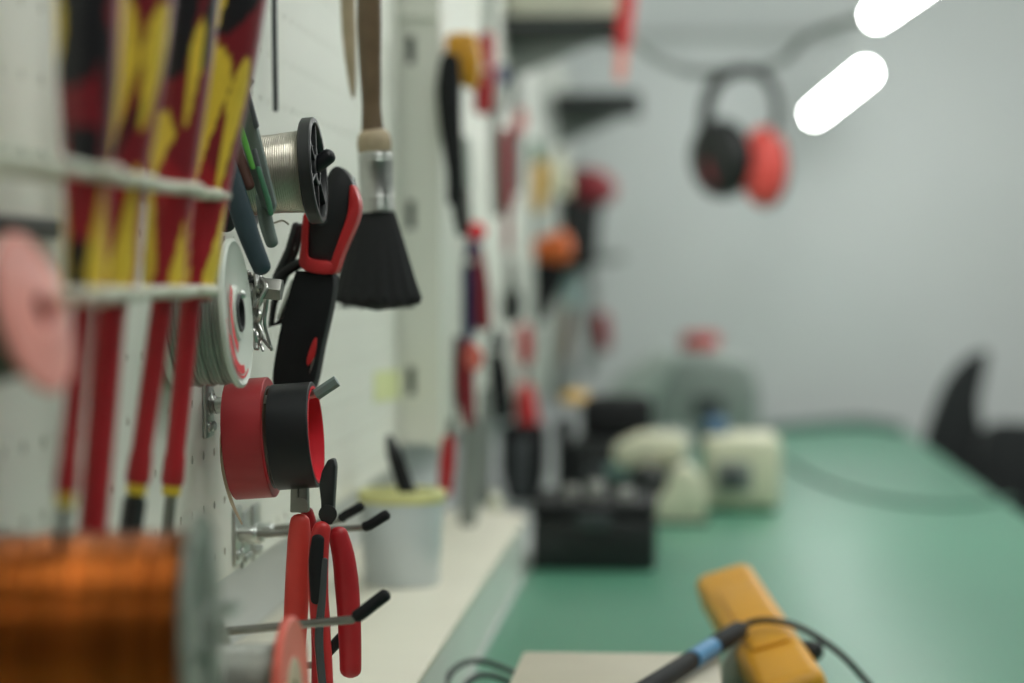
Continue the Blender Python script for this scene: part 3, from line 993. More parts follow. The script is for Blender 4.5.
YL2 = 1.285
t = thing('pliers', 'pliers with black jaws and red handles splayed apart, hanging right of the steel pair', 'pliers', P(330, 515, YL2))
b = new()
slab(b, [(329, 459), (335, 458), (337, 466), (335, 500), (334, 524), (322, 524), (322, 502), (320, 484), (323, 470)], YL2, .009, .0012)
lathe(b, [(0, 0), (.005, 0), (.005, .0012), (0, .002)], axis_frame(P(328, 514, YL2 - .0045), (0, -1, 0)), 20)
obj('jaws', b, M_black, t)
b = new(); grip(b, [(338, 534), (344, 560), (348, 600), (350, 640), (350.5, 670)], [20, 23, 25, 24, 23, 22], YL2, .62); obj('handle', b, M_redshaft, t)
b = new(); grip(b, [(322, 528), (319, 545), (318, 580), (320, 620), (324, 660), (326, 695)], [18, 21, 21, 19, 17, 15], YL2 - .008, .62); hd = obj('handle', b, M_red, t)
b = new(); grip(b, [(318, 539), (316, 560), (316, 580), (316.5, 600)], [13, 15, 14, 12], YL2 - .0128, .5); ob = obj('grip_inlay', b, M_blackmatte, hd); ob['label'] = 'black inlay'
b = new(); grip(b, [(325, 560), (322, 600), (319, 640), (323, 690)], [6, 8, 9, 8], YL2 - .0135, .6); ob = obj('grip_strip', b, M_darkgrey, hd)

# pale yellow note on the panel
b = new(); q = [PX(374, 372, XW), PX(398, 370, XW), PX(398, 398, XW), PX(374, 402, XW)]
prism(b, [p + Vector((.0008, 0, 0)) for p in q], (.0008, 0, 0), 0)
one('paper_note', 'pale yellow paper note stuck on the white panel', 'paper note', b, M_note)

# ================================================================== CUP ON THE LEDGE
cupb = PZ(402, 584, zt)
YC = cupb.y
kc = YC / FPX
t = thing('pot', 'bluish plastic pot with yellow green rim standing on the ledge', 'pot', cupb)
Fc = Matrix.Translation(cupb)
b = new(); lathe(b, [(0, .0), (36 * kc, 0), (38 * kc, .002), (42 * kc, 90 * kc), (39.5 * kc, 90 * kc), (35.5 * kc, .005), (0, .005)], Fc, 56); obj('body', b, M_cup, t)
b = new(); lathe(b, [(39 * kc, 84 * kc), (43.5 * kc, 84 * kc), (44.5 * kc, 87 * kc), (44.2 * kc, 94 * kc), (42 * kc, 96 * kc), (39 * kc, 95 * kc)], Fc, 56, closed=True); obj('rim', b, M_lime, t)
t = thing('marker', 'black marker pen leaning in the bluish pot', 'pen', P(402, 480, YC))
b = new(); grip(b, [(394, 452), (403, 480), (414, 510), (424, 545)], [16, 17, 17, 15], YC, 1.0); obj('barrel', b, M_blackmatte, t)
b = new(); grip(b, [(389, 437), (392, 446), (395, 455)], [7, 13, 17], YC, 1.0); obj('cap', b, M_black, t)

# ================================================================== TOOLS ON THE FAR PANEL
def WY(px, off=.006):
    return (-(XP + off)) * FPX / (687 - px)


def far(name, label, cat, px, py, off=.012):
    y = WY(px, off)
    return thing(name, label, cat, P(px, py, y)), y


# saw-like black tool with yellow head, nearest on the far panel
t, y = far('hammer', 'black handled hammer with yellow head hanging first on the far panel', 'hammer', 452, 100)
b = new(); grip(b, [(450, 60), (449, 90), (451, 130), (455, 170), (456, 200)], [16, 21, 18, 14, 15], y, .7); obj('handle', b, M_blackmatte, t)
b = new(); slab(b, [(447, 34), (476, 33), (482, 60), (478, 90), (462, 88), (455, 70), (446, 58)], y + .03, .03, .006); obj('head', b, M_amber, t)
b = new(); grip(b, [(458, 186), (459, 210), (463, 232)], [11, 11, 10], y, .7); obj('end_grip', b, M_black, t)
t, y = far('file', 'red handled file upright beside the yellow hammer head', 'file', 486, 70)
b = new(); grip(b, [(487, 36), (485, 70), (483, 108)], [12, 17, 15], y, .7); obj('handle', b, M_redshaft, t)
b = new(); grip(b, [(490, -30), (489, 10), (488, 36)], [9, 10, 10], y, .6); obj('blade', b, M_palegrey, t)
t, y = far('screwdriver', 'navy and red screwdriver with red ball end in the middle of the far panel', 'screwdriver', 475, 280)
b = new(); lathe(b, [(0, -.0095), (.006, -.008), (.0098, -.003), (.0105, .0015), (.008, .007), (.004, .0095), (0, .0098)], Matrix.Translation(P(476, 232, y)), 28); obj('cap', b, M_redcore, t)
b = new(); grip(b, [(474, 242), (471, 280), (468, 310), (465, 340)], [11, 15, 17, 14], y, .8); obj('handle', b, M_navy, t)
b = new(); grip(b, [(479, 252), (482, 290), (483, 325)], [7, 12, 13], y - .01, .8); obj('red_side', b, M_darkred, t)
t, y = far('scissors', 'pair of scissors with salmon ring and dark red grips under the navy screwdriver', 'scissors', 466, 380)
b = new(); grip(b, [(468, 346), (464, 375), (467, 405), (469, 425)], [13, 18, 14, 9], y, .7); obj('handle', b, M_darkred, t)
b = new(); grip(b, [(458, 340), (452, 375), (449, 410), (450, 445)], [9, 14, 13, 10], y, .7); obj('black_handle', b, M_darkgrey, t)
b = new(); q = [P(474 + 6 * math.cos(a), 358 + 9 * math.sin(a), y - .012) for a in [k * math.pi / 8 for k in range(16)]]; tube(b, q, .0035, 8, loop=True); obj('ring', b, M_salmon, t)
b = new(); grip(b, [(472, 420), (470, 470), (468, 520)], [10, 14, 15], y, .4); obj('blade', b, M_grey, t)
t, y = far('screwdriver', 'short red handled screwdriver hanging low above the pot', 'screwdriver', 447, 465)
b = new(); grip(b, [(449, 440), (447, 465), (445, 492)], [11, 13, 11], y, .8); obj('handle', b, M_redshaft, t)
b = new(); grip(b, [(450, 420), (449, 438)], [5, 5], y, 1); obj('shaft', b, M_dullsteel, t)
t, y = far('screwdriver', 'long dark red screwdriver hanging right of the navy one', 'screwdriver', 507, 190)
b = new(); grip(b, [(507, 132), (506, 165), (507, 205)], [10, 13, 12], y, .8); obj('handle', b, M_darkred, t)
b = new(); grip(b, [(507, 205), (508, 250)], [6, 6], y, 1); obj('shaft', b, M_darkred, t)
b = new(); grip(b, [(508, 250), (508, 300)], [4, 4], y, 1); obj('tip', b, M_dullsteel, t)
t, y = far('needle_file', 'grey needle file with salmon end hanging near the top of the far panel', 'file', 519, 120)
b = new(); grip(b, [(521, 112), (520, 122), (518, 132)], [9, 11, 9], y, .8); obj('end_cap', b, mat('dusty rose plastic', S(190, 96, 92), .5, noise=.05), t)
b = new(); grip(b, [(515, 70), (518, 112)], [9, 9], y, .5); grip(b, [(517, 132), (516, 190)], [12, 10], y, .5); obj('blade', b, M_grey, t)
t, y = far('marking_pen', 'small navy capped pen near the top of the far panel', 'pen', 502, 76)
b = new(); grip(b, [(502, 69), (502, 83)], [9, 9], y, 1); obj('cap', b, M_navy, t)
b = new(); grip(b, [(501, 83), (497, 118)], [9, 9], y, 1); obj('barrel', b, M_grey, t)
t, y = far('chisel', 'tan handled chisel with green top in the upper middle of the far panel', 'chisel', 540, 185)
b = new(); grip(b, [(540, 166), (539, 185), (537, 206)], [15, 17, 14], y, .8); obj('handle', b, M_sand, t)
b = new(); grip(b, [(534, 146), (535, 160)], [13, 13], y, .9); obj('cap', b, M_greenp, t)
b = new(); grip(b, [(533, 206), (527, 250)], [11, 9], y, .4); obj('blade', b, M_grey, t)
t, y = far('dispenser', 'white bottle hanging behind the tan chisel', 'bottle', 556, 180)
b = new(); lathe(b, [(0, -.030), (.022, -.030), (.024, -.026), (.024, .012), (.018, .022), (.009, .026), (.009, .036), (0, .036)], Matrix.Translation(P(556, 178, y)), 28); obj('body', b, M_cream, t)
b = new(); lathe(b, [(0, .036), (.011, .036), (.011, .048), (0, .05)], Matrix.Translation(P(556, 178, y)), 20); obj('cap', b, M_panel2, t)
t, y = far('drill', 'dark cordless drill with red nose hanging near the far end of the panel', 'drill', 580, 220, .03)
y = 4.45
b = new(); slab(b, [(560, 168), (596, 168), (602, 196), (600, 226), (596, 268), (568, 270), (560, 232)], y, .06, .010); obj('body', b, M_black, t)
b = new(); grip(b, [(586, 186), (598, 188), (606, 192)], [30, 28, 22], y - .02, .9); obj('nose', b, M_darkred, t)
b = new(); grip(b, [(590, 256), (606, 258), (622, 257)], [10, 8, 6], y, .9); obj('chuck', b, M_grey, t)
t, y = far('holster', 'black pointed holster holding a tool with an orange grip', 'holster', 545, 285)
b = new(); slab(b, [(524, 258), (572, 256), (562, 285), (544, 322), (522, 322), (519, 292)], y, .022, .006); obj('pouch', b, M_blackmatte, t)
t2 = thing('trowel', 'orange handled tool standing in the black holster', 'hand tool', P(550, 250, y))
b = new(); grip(b, [(532, 254), (545, 250), (560, 248)], [17, 22, 29], y - .002, .9); obj('handle', b, M_orange, t2)
b = new(); grip(b, [(535, 256), (540, 275)], [10, 8], y, .5); obj('blade', b, M_dullsteel, t2)
t, y = far('chain_tool', 'grey and teal rag of cable hanging at the far end of the panel', 'cable', 590, 310, .03)
y = 4.5
b = new(); tube(b, spline([P(*p, y) for p in ((584, 262), (592, 290), (588, 325), (594, 350), (586, 372))], 6), .012, 10); obj('loop', b, M_grey, t)
b = new(); tube(b, spline([P(*p, y - .02) for p in ((572, 270), (570, 292), (574, 306))], 6), .016, 10); obj('teal_sleeve', b, M_teallight, t)
b = new(); grip(b, [(600, 318), (603, 345)], [15, 14], y, .9); obj('red_plug', b, M_darkred, t)
t, y = far('wrench', 'dark adjustable wrench hanging low between the scissors and the black pouch', 'wrench', 499, 380)
b = new(); grip(b, [(494, 348), (499, 380), (502, 415)], [13, 18, 14], y, .5); obj('handle', b, M_blackmatte, t)
b = new(); slab(b, [(489, 336), (495, 326), (499, 334), (500, 342), (506, 332), (509, 344), (503, 354), (492, 352)], y, .014, .002); obj('jaw', b, M_darkgrey, t)
t, y = far('screwdriver', 'red screwdriver with bright red collar standing in the dark tool pouch', 'screwdriver', 524, 380)
b = new(); grip(b, [(524, 328), (525, 345), (525, 362)], [10, 12, 10], y, .8); obj('handle', b, M_redshaft, t)
b = new(); grip(b, [(525, 362), (525, 392)], [5, 5], y, 1); obj('shaft', b, M_darkgrey, t)
b = new(); grip(b, [(525, 388), (526, 405), (527, 424)], [12, 17, 20], y - .01, .8); obj('collar', b, M_red, t)
t, y = far('tool_pouch', 'dark grey tool pouch at the lower end of the far panel', 'pouch', 522, 460)
b = new(); slab(b, [(501, 424), (546, 424), (546, 470), (540, 502), (508, 502), (500, 470)], y, .03, .006); obj('body', b, M_blackmatte, t)
b = new(); slab(b, [(513, 438), (531, 438), (531, 498), (513, 498)], y - .018, .008, .003); obj('front_pocket', b, M_darkgrey, t)
b = new(); q = P(492, 512, WY(492)); lathe(b, [(0, -.018), (.011, -.018), (.012, -.014), (.012, .012), (.006, .018), (.006, .024), (0, .025)], Matrix.Translation(q), 24)
one('glue_bottle', 'small cream bottle at the end of the ledge under the far panel', 'bottle', b, M_cream)

for px, py, lab in ((502, 72, 'small peg holding the navy capped pen'), (517, 100, 'small peg holding the grey needle file'), (507, 150, 'small peg holding the long dark red screwdriver'),
                    (498, 350, 'small peg holding the dark adjustable wrench'), (447, 446, 'small peg holding the short red screwdriver'), (494, 110, 'small peg holding the long grey spanner'), (466, 150, 'small peg holding the thin grey driver'), (485, 70, 'small peg holding the red handled file'), (474, 262, 'small peg holding the navy screwdriver')):
    y = WY(px, .012); b = new(); q = P(px, py, y + .004); tube(b, [Vector((XP - .001, y + .004, q.z)), q], .003, 8)
    one('peg', lab, 'peg', b, M_zinc)

t, y = far('spanner', 'long grey spanner between the red handled file and the dark red screwdriver', 'spanner', 494, 160)
b = new(); grip(b, [(494, 112), (495, 160), (497, 214)], [8, 9, 8], y, .5); obj('shaft', b, M_dullsteel, t)
b = new(); slab(b, [(489, 112), (489, 100), (493, 104), (496, 104), (500, 100), (499, 113), (495, 118)], y, .010, .001); obj('jaw', b, M_dullsteel, t)
t, y = far('hex_driver', 'thin grey driver with pale grip just right of the black hammer handle', 'driver', 466, 170)
b = new(); grip(b, [(465, 140), (466, 165), (467, 185)], [8, 9, 8], y, .8); obj('handle', b, M_palegrey, t)
b = new(); grip(b, [(467, 185), (469, 224)], [4, 4], y, 1); obj('shaft', b, M_dullsteel, t)
t, y = far('snips', 'small black snips hanging left of the black holster', 'snips', 512, 305)
b = new(); grip(b, [(509, 290), (507, 305), (509, 322)], [7, 9, 6], y, .7); obj('handle', b, M_blackmatte, t)
b = new(); grip(b, [(515, 290), (517, 305), (515, 320)], [7, 9, 6], y, .7); obj('handle', b, M_blackmatte, t)
b = new(); grip(b, [(512, 262), (512, 290)], [5, 9], y, .5); obj('blade', b, M_dullsteel, t)
t, y = far('steel_rule', 'grey steel strip hanging between the scissors and the wrench', 'strip', 484, 450)
b = new(); grip(b, [(486, 392), (485, 450), (483, 500)], [9, 11, 11], y, .25); obj('strip', b, M_grey, t)
t, y = far('brush', 'grey brown brush hanging lowest beyond the black holster', 'brush', 566, 345)
b = new(); grip(b, [(568, 310), (566, 340), (564, 362)], [9, 12, 10], y, .8); obj('handle', b, M_wood, t)
b = new(); grip(b, [(564, 362), (562, 392)], [14, 20], y, .5); obj('bristles', b, M_grey, t)

# shelves with dark edges high on the wall, their ends facing the camera
for (x0p, x1p, y0p, y1p, Y, lab) in ((498, 622, 15, 36, 2.93, 'upper dark edged shelf sticking out of the far panel'), (552, 640, 92, 115, 4.05, 'lower dark edged shelf sticking out near the back wall')):
    t = thing('wall_shelf', lab, 'shelf', P((x0p + x1p) / 2, y1p, Y))
    A, B_ = P(x0p, y1p, Y), P(x1p, y0p, Y)
    A.x = XP
    b = new(); box(b, (A.x, Y, A.z + .004), (B_.x, Y + .14, B_.z), .002); obj('board', b, mat('dark shelf laminate', S(44, 48, 47), .6, noise=.08), t)
    b = new(); prism(b, [Vector((XP, Y + .07, A.z + .004)), Vector((B_.x - .02, Y + .07, A.z + .004)), Vector((XP, Y + .07, A.z - .05))], (0, .012, 0), .001); obj('bracket', b, M_grey, t)
b = new(); A, B_ = P(508, 18, 2.95), P(634, -30, 2.95); box(b, (A.x, 2.95, A.z + .001), (B_.x - .012, 3.06, B_.z), .003)
one('carton', 'pale carton standing on the upper dark edged shelf', 'carton', b, mat('pale carton', S(196, 196, 178), .7, noise=.05))
t = thing('ruler', 'narrow red and pink strip hanging by the end of the upper shelf', 'strip', P(625, 30, 2.9))
b = new(); grip(b, [(630, -25), (626, 10), (622, 46)], [14, 13, 12], 2.915, .3); obj('red_half', b, M_red, t)
b = new(); grip(b, [(622, 46), (620, 78)], [9, 8], 2.915, .3); obj('pink_half', b, M_pink, t)

# ================================================================== BACK WALL, LAMPS, EAR DEFENDERS
b = new(); A, B_ = P(560, 41, 4.93), P(850, 30, 4.93); box(b, (XP - .05, 4.93, A.z), (B_.x, 4.95, B_.z), .002)
one('cable_trunking', 'pale grey cable trunking running across the back wall', 'trunking', b, mat('trunking grey', S(176, 181, 178), .6, noise=.03))


def tube_lamp(label, A, B_, r):
    t = thing('bench_lamp', label, 'lamp', (A + B_) / 2, 'tube lamps in a row above the bench')
    d = (B_ - A).normalized()
    b = new(); tube(b, [A, A.lerp(B_, .5), B_], r, 20); obj('tube', b, M_tube, t)
    b = new(); tube(b, [A - d * .016, A - d * .006], r * .6, 16); obj('end_cap', b, M_grey, t)
    b = new(); tube(b, [B_ + d * .006, B_ + d * .016], r * .6, 16); obj('end_cap', b, M_grey, t)
    up = Vector((0, 0, 1))
    b = new(); tube(b, [A.lerp(B_, .06) + up * (r + .002), A.lerp(B_, .94) + up * (r + .002)], .007, 4, rnd=False); obj('housing', b, M_palegrey, t)
    for s in (.15, .85):
        q = A.lerp(B_, s)
        b = new(); tube(b, [q + up * r, Vector((q.x, q.y, 2.65))], .0008, 6); obj('hanging_wire', b, M_palegrey, t)
    return t


tube_lamp('far tube lamp, whole glowing tube seen against the back wall', P(815, 114, 4.75), P(866, 73, 3.9), .017)
tube_lamp('near tube lamp, cut off by the top edge of the photo', P(877, 15, 3.15), P(962, -44, 2.6), .0165)

yc = 3.75
b = new()
tube(b, spline([P(624, 27, 3.0), P(640, 44, 3.1), P(660, 60, 3.25), P(690, 71, 3.55), P(720, 71, 3.45), P(750, 71, 3.45), P(785, 58, 3.45), P(805, 38, 3.4), P(835, 25, 3.3), P(868, 16, 3.2)], 8), .0065, 10)
one('lamp_cable', 'dark grey cable sagging from the shelf to the near tube lamp', 'cable', b, M_grey)

# ear defenders
ye_ = 3.45
t = thing('ear_defenders', 'black and red ear defenders hanging from the sagging cable', 'ear defenders', P(745, 70, ye_))
ke = ye_ / FPX
b = new()
pts = [P(705, 128, ye_), P(707, 108, ye_), P(713, 88, ye_), P(725, 75, ye_), P(742, 70, ye_), P(760, 73, ye_), P(772, 86, ye_), P(777, 105, ye_), P(776, 126, ye_ - .02)]
tube(b, spline(pts, 6), [.016, .017, .017, .017, .016, .014, .012, .011, .010], 14, .6, (0, 0, 1)); obj('headband', b, M_black, t)


def cup(cx_, cy_, w_, h_, depth, yaw_, tilt, shellm, cushm):
    c = P(cx_, cy_, ye_)
    F = Matrix.Translation(c) @ Matrix.Rotation(yaw_, 4, 'Z') @ Matrix.Rotation(tilt, 4, 'X')
    F = F @ Matrix.Rotation(math.pi / 2, 4, 'X')       # local z towards the camera before turning
    sx, sy = w_ * ke / 2, h_ * ke / 2
    b = new(); lathe(b, [(0, depth), (.45, depth * .97), (.75, depth * .85), (.93, depth * .6), (1.0, depth * .3), (1.0, 0), (0, 0)], F, 40, sx=sx, sy=sy); sh = obj('shell', b, shellm, t)
    b = new(); lathe(b, [(.45, -.018), (.8, -.020), (.98, -.014), (1.02, -.006), (.98, .001), (.45, .001)], F, 40, closed=True, sx=sx, sy=sy); obj('cushion', b, cushm, t)


cup(765, 167, 46, 80, .036, -.35, -.05, mat('coral red shell', S(232, 86, 78), .42, noise=.04), M_blackmatte)
cup(720, 159, 76, 78, .022, -.85, .12, M_black, M_blackmatte)
b = new(); tube(b, [P(706, 122, ye_), P(708, 140, ye_), P(716, 158, ye_)], .004, 8); obj('yoke', b, M_steel, t)
b = new(); tube(b, [P(776, 124, ye_ - .02), P(776, 140, ye_ - .02), P(770, 160, ye_ - .03)], .004, 8); obj('yoke', b, M_steel, t)
b = new(); grip(b, [(706, 164), (716, 182), (738, 190)], [8, 10, 8], ye_ - .012, .8); ob = obj('red_trim', b, M_darkred, t)

# ================================================================== THINGS ON THE BENCH
def bench_y(py):
    return PZ(687, py, ZB).y


# black box
t = thing('toolbox', 'low black box on the mat at the end of the ledge', 'box', PZ(592, 570, ZB))
A = PZ(532, 570, ZB); B_ = PZ(655, 570, ZB)
y0 = A.y
b = new(); box(b, (A.x, y0, ZB), (B_.x, y0 + .19, ZB + .052), .004); obj('body', b, M_black, t)
b = new(); box(b, (A.x - .001, y0 - .001, ZB + .053), (B_.x + .001, y0 + .191, ZB + .066), .005); obj('lid', b, M_blackmatte, t)
b = new(); box(b, (A.x + .045, y0 - .006, ZB + .042), (A.x + .08, y0 + .002, ZB + .058), .002); obj('latch', b, M_darkgrey, t)

for k, (px_, r_, h_) in enumerate(((572, .008, .016), (596, .010, .020), (626, .009, .014))):
    q = P(px_, 497, y0 + .06); q.z = ZB + .066
    b = new(); lathe(b, [(r_ * .6, h_ * .4), (r_ * .6, h_), (r_ * .9, h_), (r_, h_ * .9), (r_, .0), (0, 0)], Matrix.Translation(q), 20)
    lathe(b, [(0, h_ * .4), (r_ * .6, h_ * .4)], Matrix.Translation(q), 20)
    one('metal_cap', ['small steel cap at the left end of the black box lid', 'tallest small steel cap, mid lid of the black box', 'low steel cap at the right end of the black box lid'][k], 'cap', b, M_steel, 'steel caps on the black box')

# black instrument behind it, with handle
y = 3.04
t = thing('instrument_case', 'bulky black instrument behind the low black box', 'instrument', P(600, 470, y))
b = new(); A = P(572, 505, y); B_ = P(654, 440, y); box(b, (A.x, y, ZB), (B_.x, y + .16, B_.z), .008); obj('body', b, M_black, t)
b = new(); A = P(580, 440, y); B_ = P(652, 398, y + .02); box(b, (A.x, y + .02, A.z), (B_.x, y + .12, B_.z), .012); obj('top_unit', b, M_blackmatte, t)
b = new(); lathe(b, [(0, -.01), (.017, -.01), (.018, 0), (.014, .012), (0, .013)], axis_frame(P(598, 478, y), (0, -1, 0)), 24); obj('dial', b, M_darkgrey, t)
b = new(); tube(b, spline([P(632, 478, y - .03), P(648, 462, y - .05), P(668, 486, y - .06), P(680, 510, y - .07)], 6), .010, 12); obj('hose', b, M_black, t)
b = new(); q = P(575, 400, y + .05); lathe(b, [(0, -.004), (.018, -.004), (.019, .004), (.013, .012), (0, .013)], Matrix.Translation(q), 24)
b2 = b
one('sponge', 'small tan pad on top of the bulky black instrument', 'sponge', b2, M_sand)
b = new(); A = P(556, 440, y + .02); B_ = P(570, 418, y + .02); box(b, (A.x, y + .02, ZB), (B_.x - .001, y + .12, P(575, 417, y + .05).z - .004), .004)
one('speaker_box', 'narrow black box under the tan pad', 'box', b, M_blackmatte)

# cream devices
y = 2.80
t = thing('tape_dispenser', 'cream desktop dispenser with black base right of the low black box', 'dispenser', PZ(665, 524, ZB))
A = PZ(660, 524, ZB)
y = A.y
b = new(); slab(b, [(646, 522), (704, 522), (708, 498), (700, 474), (684, 462), (672, 470), (664, 492), (646, 500)], y + .03, .07, .006); obj('body', b, M_cream, t)
b = new(); slab(b, [(612, 446), (640, 432), (682, 434), (690, 446), (676, 462), (640, 468), (616, 464)], y + .10, .07, .008); obj('arm', b, M_cream, t)
b = new(); slab(b, [(640, 527), (708, 527), (708, 518), (640, 518)], y + .03, .08, .003); obj('base', b, M_blackmatte, t)
b = new(); grip(b, [(630, 500), (646, 476), (668, 500)], [18, 22, 18], y + .03, .9); obj('roller_arm', b, M_black, t)
b = new(); grip(b, [(610, 470), (630, 472), (652, 470)], [10, 12, 10], y + .08, .9); obj('teal_edge', b, M_teallight, t)
b = new(); slab(b, [(655, 470), (690, 456), (690, 474), (660, 500)], y + .09, .02, .004); obj('neck', b, M_grey, t)

Wb = PZ(742, 512, ZB)
y = Wb.y
t = thing('soldering_station', 'cream box shaped station with dark round knob on the mat', 'soldering station', Wb)
A, B_ = P(703, 512, y), P(781, 437, y)
b = new(); box(b, (A.x, y, ZB + .004), (B_.x, y + .13, B_.z), .012, 4); cs = obj('casing', b, M_cream, t)
b = new(); A2, B2 = P(716, 492, y), P(752, 462, y); box(b, (A2.x, y - .002, A2.z), (B2.x, y + .004, B2.z), .002); obj('front_panel', b, M_grey, t)
b = new(); lathe(b, [(0, -.002), (.013, -.002), (.014, .002), (.011, .013), (0, .014)], axis_frame(P(733, 478, y - .002), (0, -1, 0)), 24); obj('knob', b, M_darkgrey, t)
for sx in (.012, -.012):
    pass
b = new(); box(b, (A.x + .006, y + .008, ZB), (B_.x - .006, y + .12, ZB + .005), .001); obj('foot', b, M_blackmatte, t)
b = new(); q = P(716, 428, y + .05); lathe(b, [(0, -.012), (.016, -.012), (.018, .003), (.009, .012), (0, .013)], Matrix.Translation(Vector((q.x, q.y, B_.z + .011))), 24)
one('cap', 'small dark blue cap on the cream station', 'cap', b, mat('steel blue plastic', S(64, 98, 128), .5, noise=.06))

# grey machine near the back wall, red knob on top
y = 4.2
t = thing('bench_machine', 'grey sloped machine with red knob on top near the back wall', 'machine', P(690, 428, y))
b = new(); slab(b, [(632, 440), (756, 440), (758, 382), (748, 356), (700, 348), (672, 352), (650, 384)], y + .08, .20, .018, seg=3)
bmesh.ops.translate(b, verts=b.verts, vec=(0, 0, 0)); obj('body', b, mat('mid grey casing', S(142, 150, 145), .55, noise=.05, nscale=20), t)
b = new(); slab(b, [(596, 440), (640, 440), (664, 380), (680, 352), (662, 346), (622, 372), (600, 400)], y - .02, .10, .012); obj('hood', b, mat('pale hood', S(172, 180, 174), .4, noise=.04), t)
b = new(); slab(b, [(694, 420), (724, 420), (724, 396), (694, 396)], y - .022, .004, .001); obj('panel', b, M_darkgrey, t)
b = new(); lathe(b, [(0, -.012), (.030, -.012), (.032, -.008), (.034, .008), (.030, .015), (0, .017)], Matrix.Translation(P(700, 342, y + .06)), 32); obj('knob', b, M_darkred if False else mat('dull red knob', S(190, 62, 62), .45, noise=.05), t)
b = new(); A = P(640, 440, y); B_ = P(752, 440, y); box(b, (A.x, y - .01, ZB), (B_.x, y + .17, A.z + .01), .003); obj('base', b, M_grey, t)
# clutter in front of it
b = new(); A = PZ(654, 445, ZB); q = P(670, 412, 3.6)
lathe(b, [(0, 0), (.034, 0), (.036, .004), (.036, .05), (.030, .068), (0, .07)], Matrix.Translation(Vector((q.x, 3.6, ZB))), 32)
one('tub', 'pale grey tub in front of the grey machine', 'tub', b, M_palegrey)

# cables on the mat
def mat_cable(label, pts, r, m):
    b = new(); tube(b, spline([PZ(a, c, ZB + r) for a, c in pts], 8), r, 8)
    return one('cable', label, 'cable', b, m)


mat_cable('grey cable lying across the far part of the green mat', [(770, 452), (790, 464), (825, 482), (880, 498), (950, 505), (1012, 498)], .0032, mat('mat grey cable', S(96, 128, 114), .5, noise=.05))
mat_cable('dark cable lying along the back end of the green mat', [(740, 432), (800, 426), (860, 422), (900, 428)], .008, mat('dark green cable', S(66, 96, 86), .5, noise=.05))
b = new(); tube(b, spline([P(*p) for p in ((440, 720, 1.62), (447, 680, 1.64), (462, 664, 1.67), (480, 661, 1.69), (498, 666, 1.70), (514, 674, 1.70), (524, 690, 1.69))], 8), .0021, 10)
tube(b, spline([P(*p) for p in ((452, 720, 1.60), (462, 690, 1.62), (478, 676, 1.64), (500, 678, 1.66), (520, 690, 1.67))], 8), .0021, 10)
one('cable', 'loop of dark cable at the corner of the beige box', 'cable', b, M_black)

# beige box in the foreground, its rear edge at py 650
zbx = EYE - .262
A = PZ(522, 651, zbx); B_ = PZ(770, 651, zbx)
t = thing('beige_instrument', 'flat beige box in the foreground on the green mat', 'instrument', ((A.x + B_.x) / 2, A.y - .12, ZB))
b = new(); box(b, (A.x, A.y - .26, ZB + .004), (B_.x - .035, A.y, zbx), .003); obj('casing', b, M_beige, t)
b = new()
for fx in (A.x + .015, B_.x - .055):
    for fy in (A.y - .24, A.y - .02):
        lathe(b, [(0, 0), (.006, 0), (.006, .004), (0, .005)], Matrix.Translation(Vector((fx, fy, ZB))), 12)
obj('feet', b, M_blackmatte, t)

# multimeter leaning on its stand
c_top = P(726, 587, 1.87); c_bot = PZ(798, 702, ZB + .016)
ax = (c_top - c_bot)
Lm = ax.length
zax = ax.normalized()
xax = -Vector((1, .10, .30)); xax = (xax - zax * xax.dot(zax)).normalized()
yax = zax.cross(xax)                               # away from the display
Mm = Matrix((xax, yax, zax)).transposed().to_4x4(); Mm.translation = c_bot
t = thing('multimeter', 'yellow cased multimeter leaning behind the beige box', 'multimeter', c_bot)
hw = 31 * 1.78 / FPX
b = new(); box(b, (-hw, -.017, 0), (hw, .017, Lm), .009, 4, Mm); cs = obj('casing', b, M_amber, t)
b = new(); box(b, (-hw + .010, -.0195, .02), (hw - .010, -.0165, Lm - .020), .0014, 2, Mm); fp = obj('face_plate', b, M_darkgrey, t)
b = new(); box(b, (-hw + .014, -.0205, Lm - .062), (hw - .014, -.0190, Lm - .026), .0005, 1, Mm); obj('display', b, M_screen, fp)
b = new(); lathe(b, [(0, 0), (.016, 0), (.016, .006), (.013, .009), (0, .009)], Mm @ Matrix.Translation(Vector((0, -.0195, Lm * .45))) @ Matrix.Rotation(math.pi / 2, 4, 'X'), 28); obj('dial', b, M_black, fp)
b = new(); box(b, (-hw * .6, .017, Lm * .25), (hw * .6, .020, Lm * .80), .0015, 2, Mm); obj('tilt_stand', b, M_amber, t)
b = new(); tube(b, [Mm @ Vector((-hw + .002, .004, Lm * .30)), Mm @ Vector((-hw - .006, .004, Lm * .26))], .007, 12); obj('socket_plug', b, M_black, t)
b = new(); q = [(718, 690), (722, 660), (734, 642), (752, 640), (766, 660), (775, 690)]
slab(b, q, 1.692, .010, .003); one('meter_holder', 'grey rounded holder between the beige box and the multimeter', 'holder', b, M_palegrey)

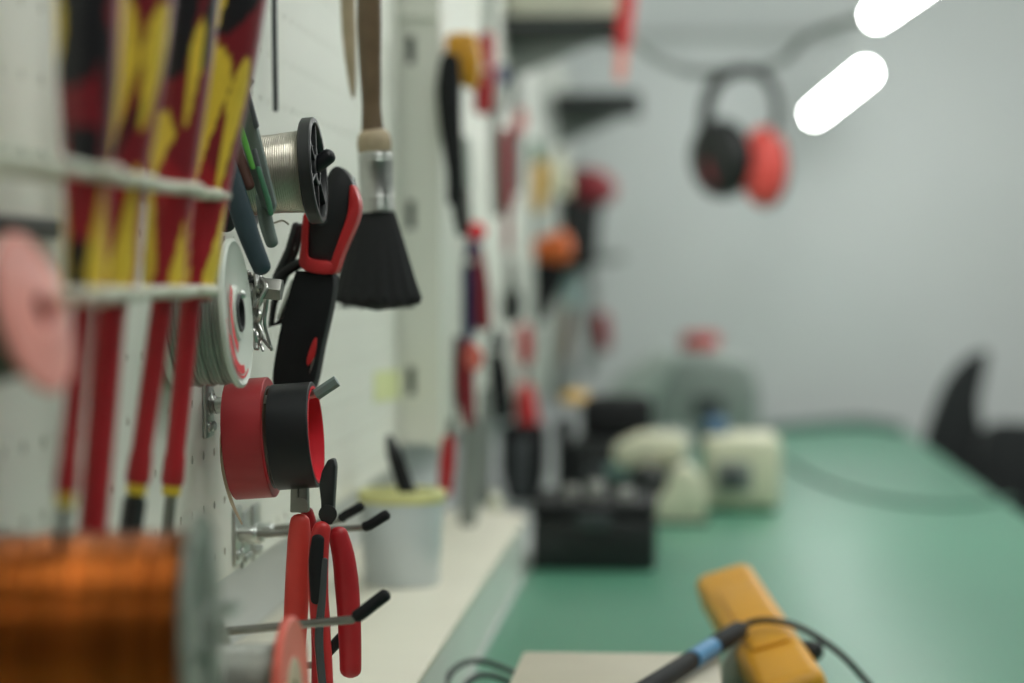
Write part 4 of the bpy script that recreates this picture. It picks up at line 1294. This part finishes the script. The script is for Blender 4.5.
# soldering iron lying over the beige box, with its cable
a0, a1 = P(648, 688, 1.475), P(741, 629, 1.69)
t = thing('soldering_iron', 'black soldering iron with blue band lying across the beige box', 'soldering iron', a0)
d = a1 - a0
b = new(); tube(b, [a0 - d * .5, a0, a0 + d * .42], .0064, 20); obj('handle', b, M_blackmatte, t)
b = new(); tube(b, [a0 + d * .44, a0 + d * .66], .0067, 20, rnd=False); obj('blue_band', b, M_blue, t)
b = new(); tube(b, [a0 + d * .65, a0 + d * .80, a0 + d * .97, a1], [.0066, .0070, .0068, .0048], 20); obj('collar', b, M_blackmatte, t)
b = new(); tube(b, [a0 - d * .5, a0 - d * .8, a0 - d * 1.0], [.003, .003, .001], 12); obj('tip', b, M_steel, t)
b = new(); tube(b, spline([a1 - d * .04, P(752, 622, 1.69), P(772, 620.5, 1.685), P(797, 626, 1.68), P(822, 640, 1.675), P(845, 658, 1.67), P(866, 681, 1.67), PZ(890, 706, ZB + .0035), PZ(925, 730, ZB + .0025), PZ(985, 745, ZB + .0025), PZ(1060, 735, ZB + .0025)], 8), .0023, 12); obj('cord', b, M_black, t)


# ================================================================== CHAIRS
def office_chair(label, prof, y0, depth, sx, sy_, facing):
    """prof: photo outline of the backrest side at y0; sx: seat centre x"""
    t = thing('office_chair', label, 'chair', (sx, sy_, 0))
    b = new(); slab(b, prof, y0, depth, .012, smooth=3); obj('backrest', b, M_chair, t)
    b = new(); box(b, (sx - .22, sy_ - .22, .43), (sx + .22, sy_ + .22, .50), .03, 3); obj('seat', b, M_chair, t)
    b = new(); tube(b, [(sx, sy_, .08), (sx, sy_, .43)], .025, 16, rnd=False); obj('column', b, M_black, t)
    b = new(); bx_ = P(prof[len(prof) // 2][0], prof[len(prof) // 2][1], y0); tube(b, spline([(sx + facing * .10, sy_, .46), (sx + facing * .26, sy_, .47), (sx + facing * .28, sy_, .62), (sx + facing * .26, sy_, .74)], 5), .02, 10, .5); obj('back_bar', b, M_black, t)
    for k in range(5):
        a = k * 2 * math.pi / 5 + .3
        b = new(); e = Vector((sx + .28 * math.cos(a), sy_ + .28 * math.sin(a), .07)); tube(b, [(sx, sy_, .10), e], [.025, .016], 10); f = obj('leg', b, M_black, t)
        b = new(); lathe(b, [(0, -.012), (.026, -.012), (.03, -.006), (.03, .006), (.026, .012), (0, .012)], axis_frame(e + Vector((0, 0, -.04)), (-math.sin(a), math.cos(a), 0)), 20); obj('castor', b, M_blackmatte, f)
    return t


office_chair('black chair with a fin shaped backrest at the far right corner of the bench',
             [(986, 350), (962, 362), (944, 386), (932, 416), (924, 446), (926, 500), (940, 540), (992, 540), (992, 480), (984, 440), (978, 405), (984, 372)], 4.35, .05, P(955, 400, 4.35).x - .16, 4.35, 1)
office_chair('black low backed chair cut off by the right edge of the photo',
             [(984, 428), (1040, 424), (1120, 428), (1135, 470), (1130, 560), (990, 560), (980, 500)], 4.15, .06, P(1060, 470, 4.15).x, 3.90, 0)
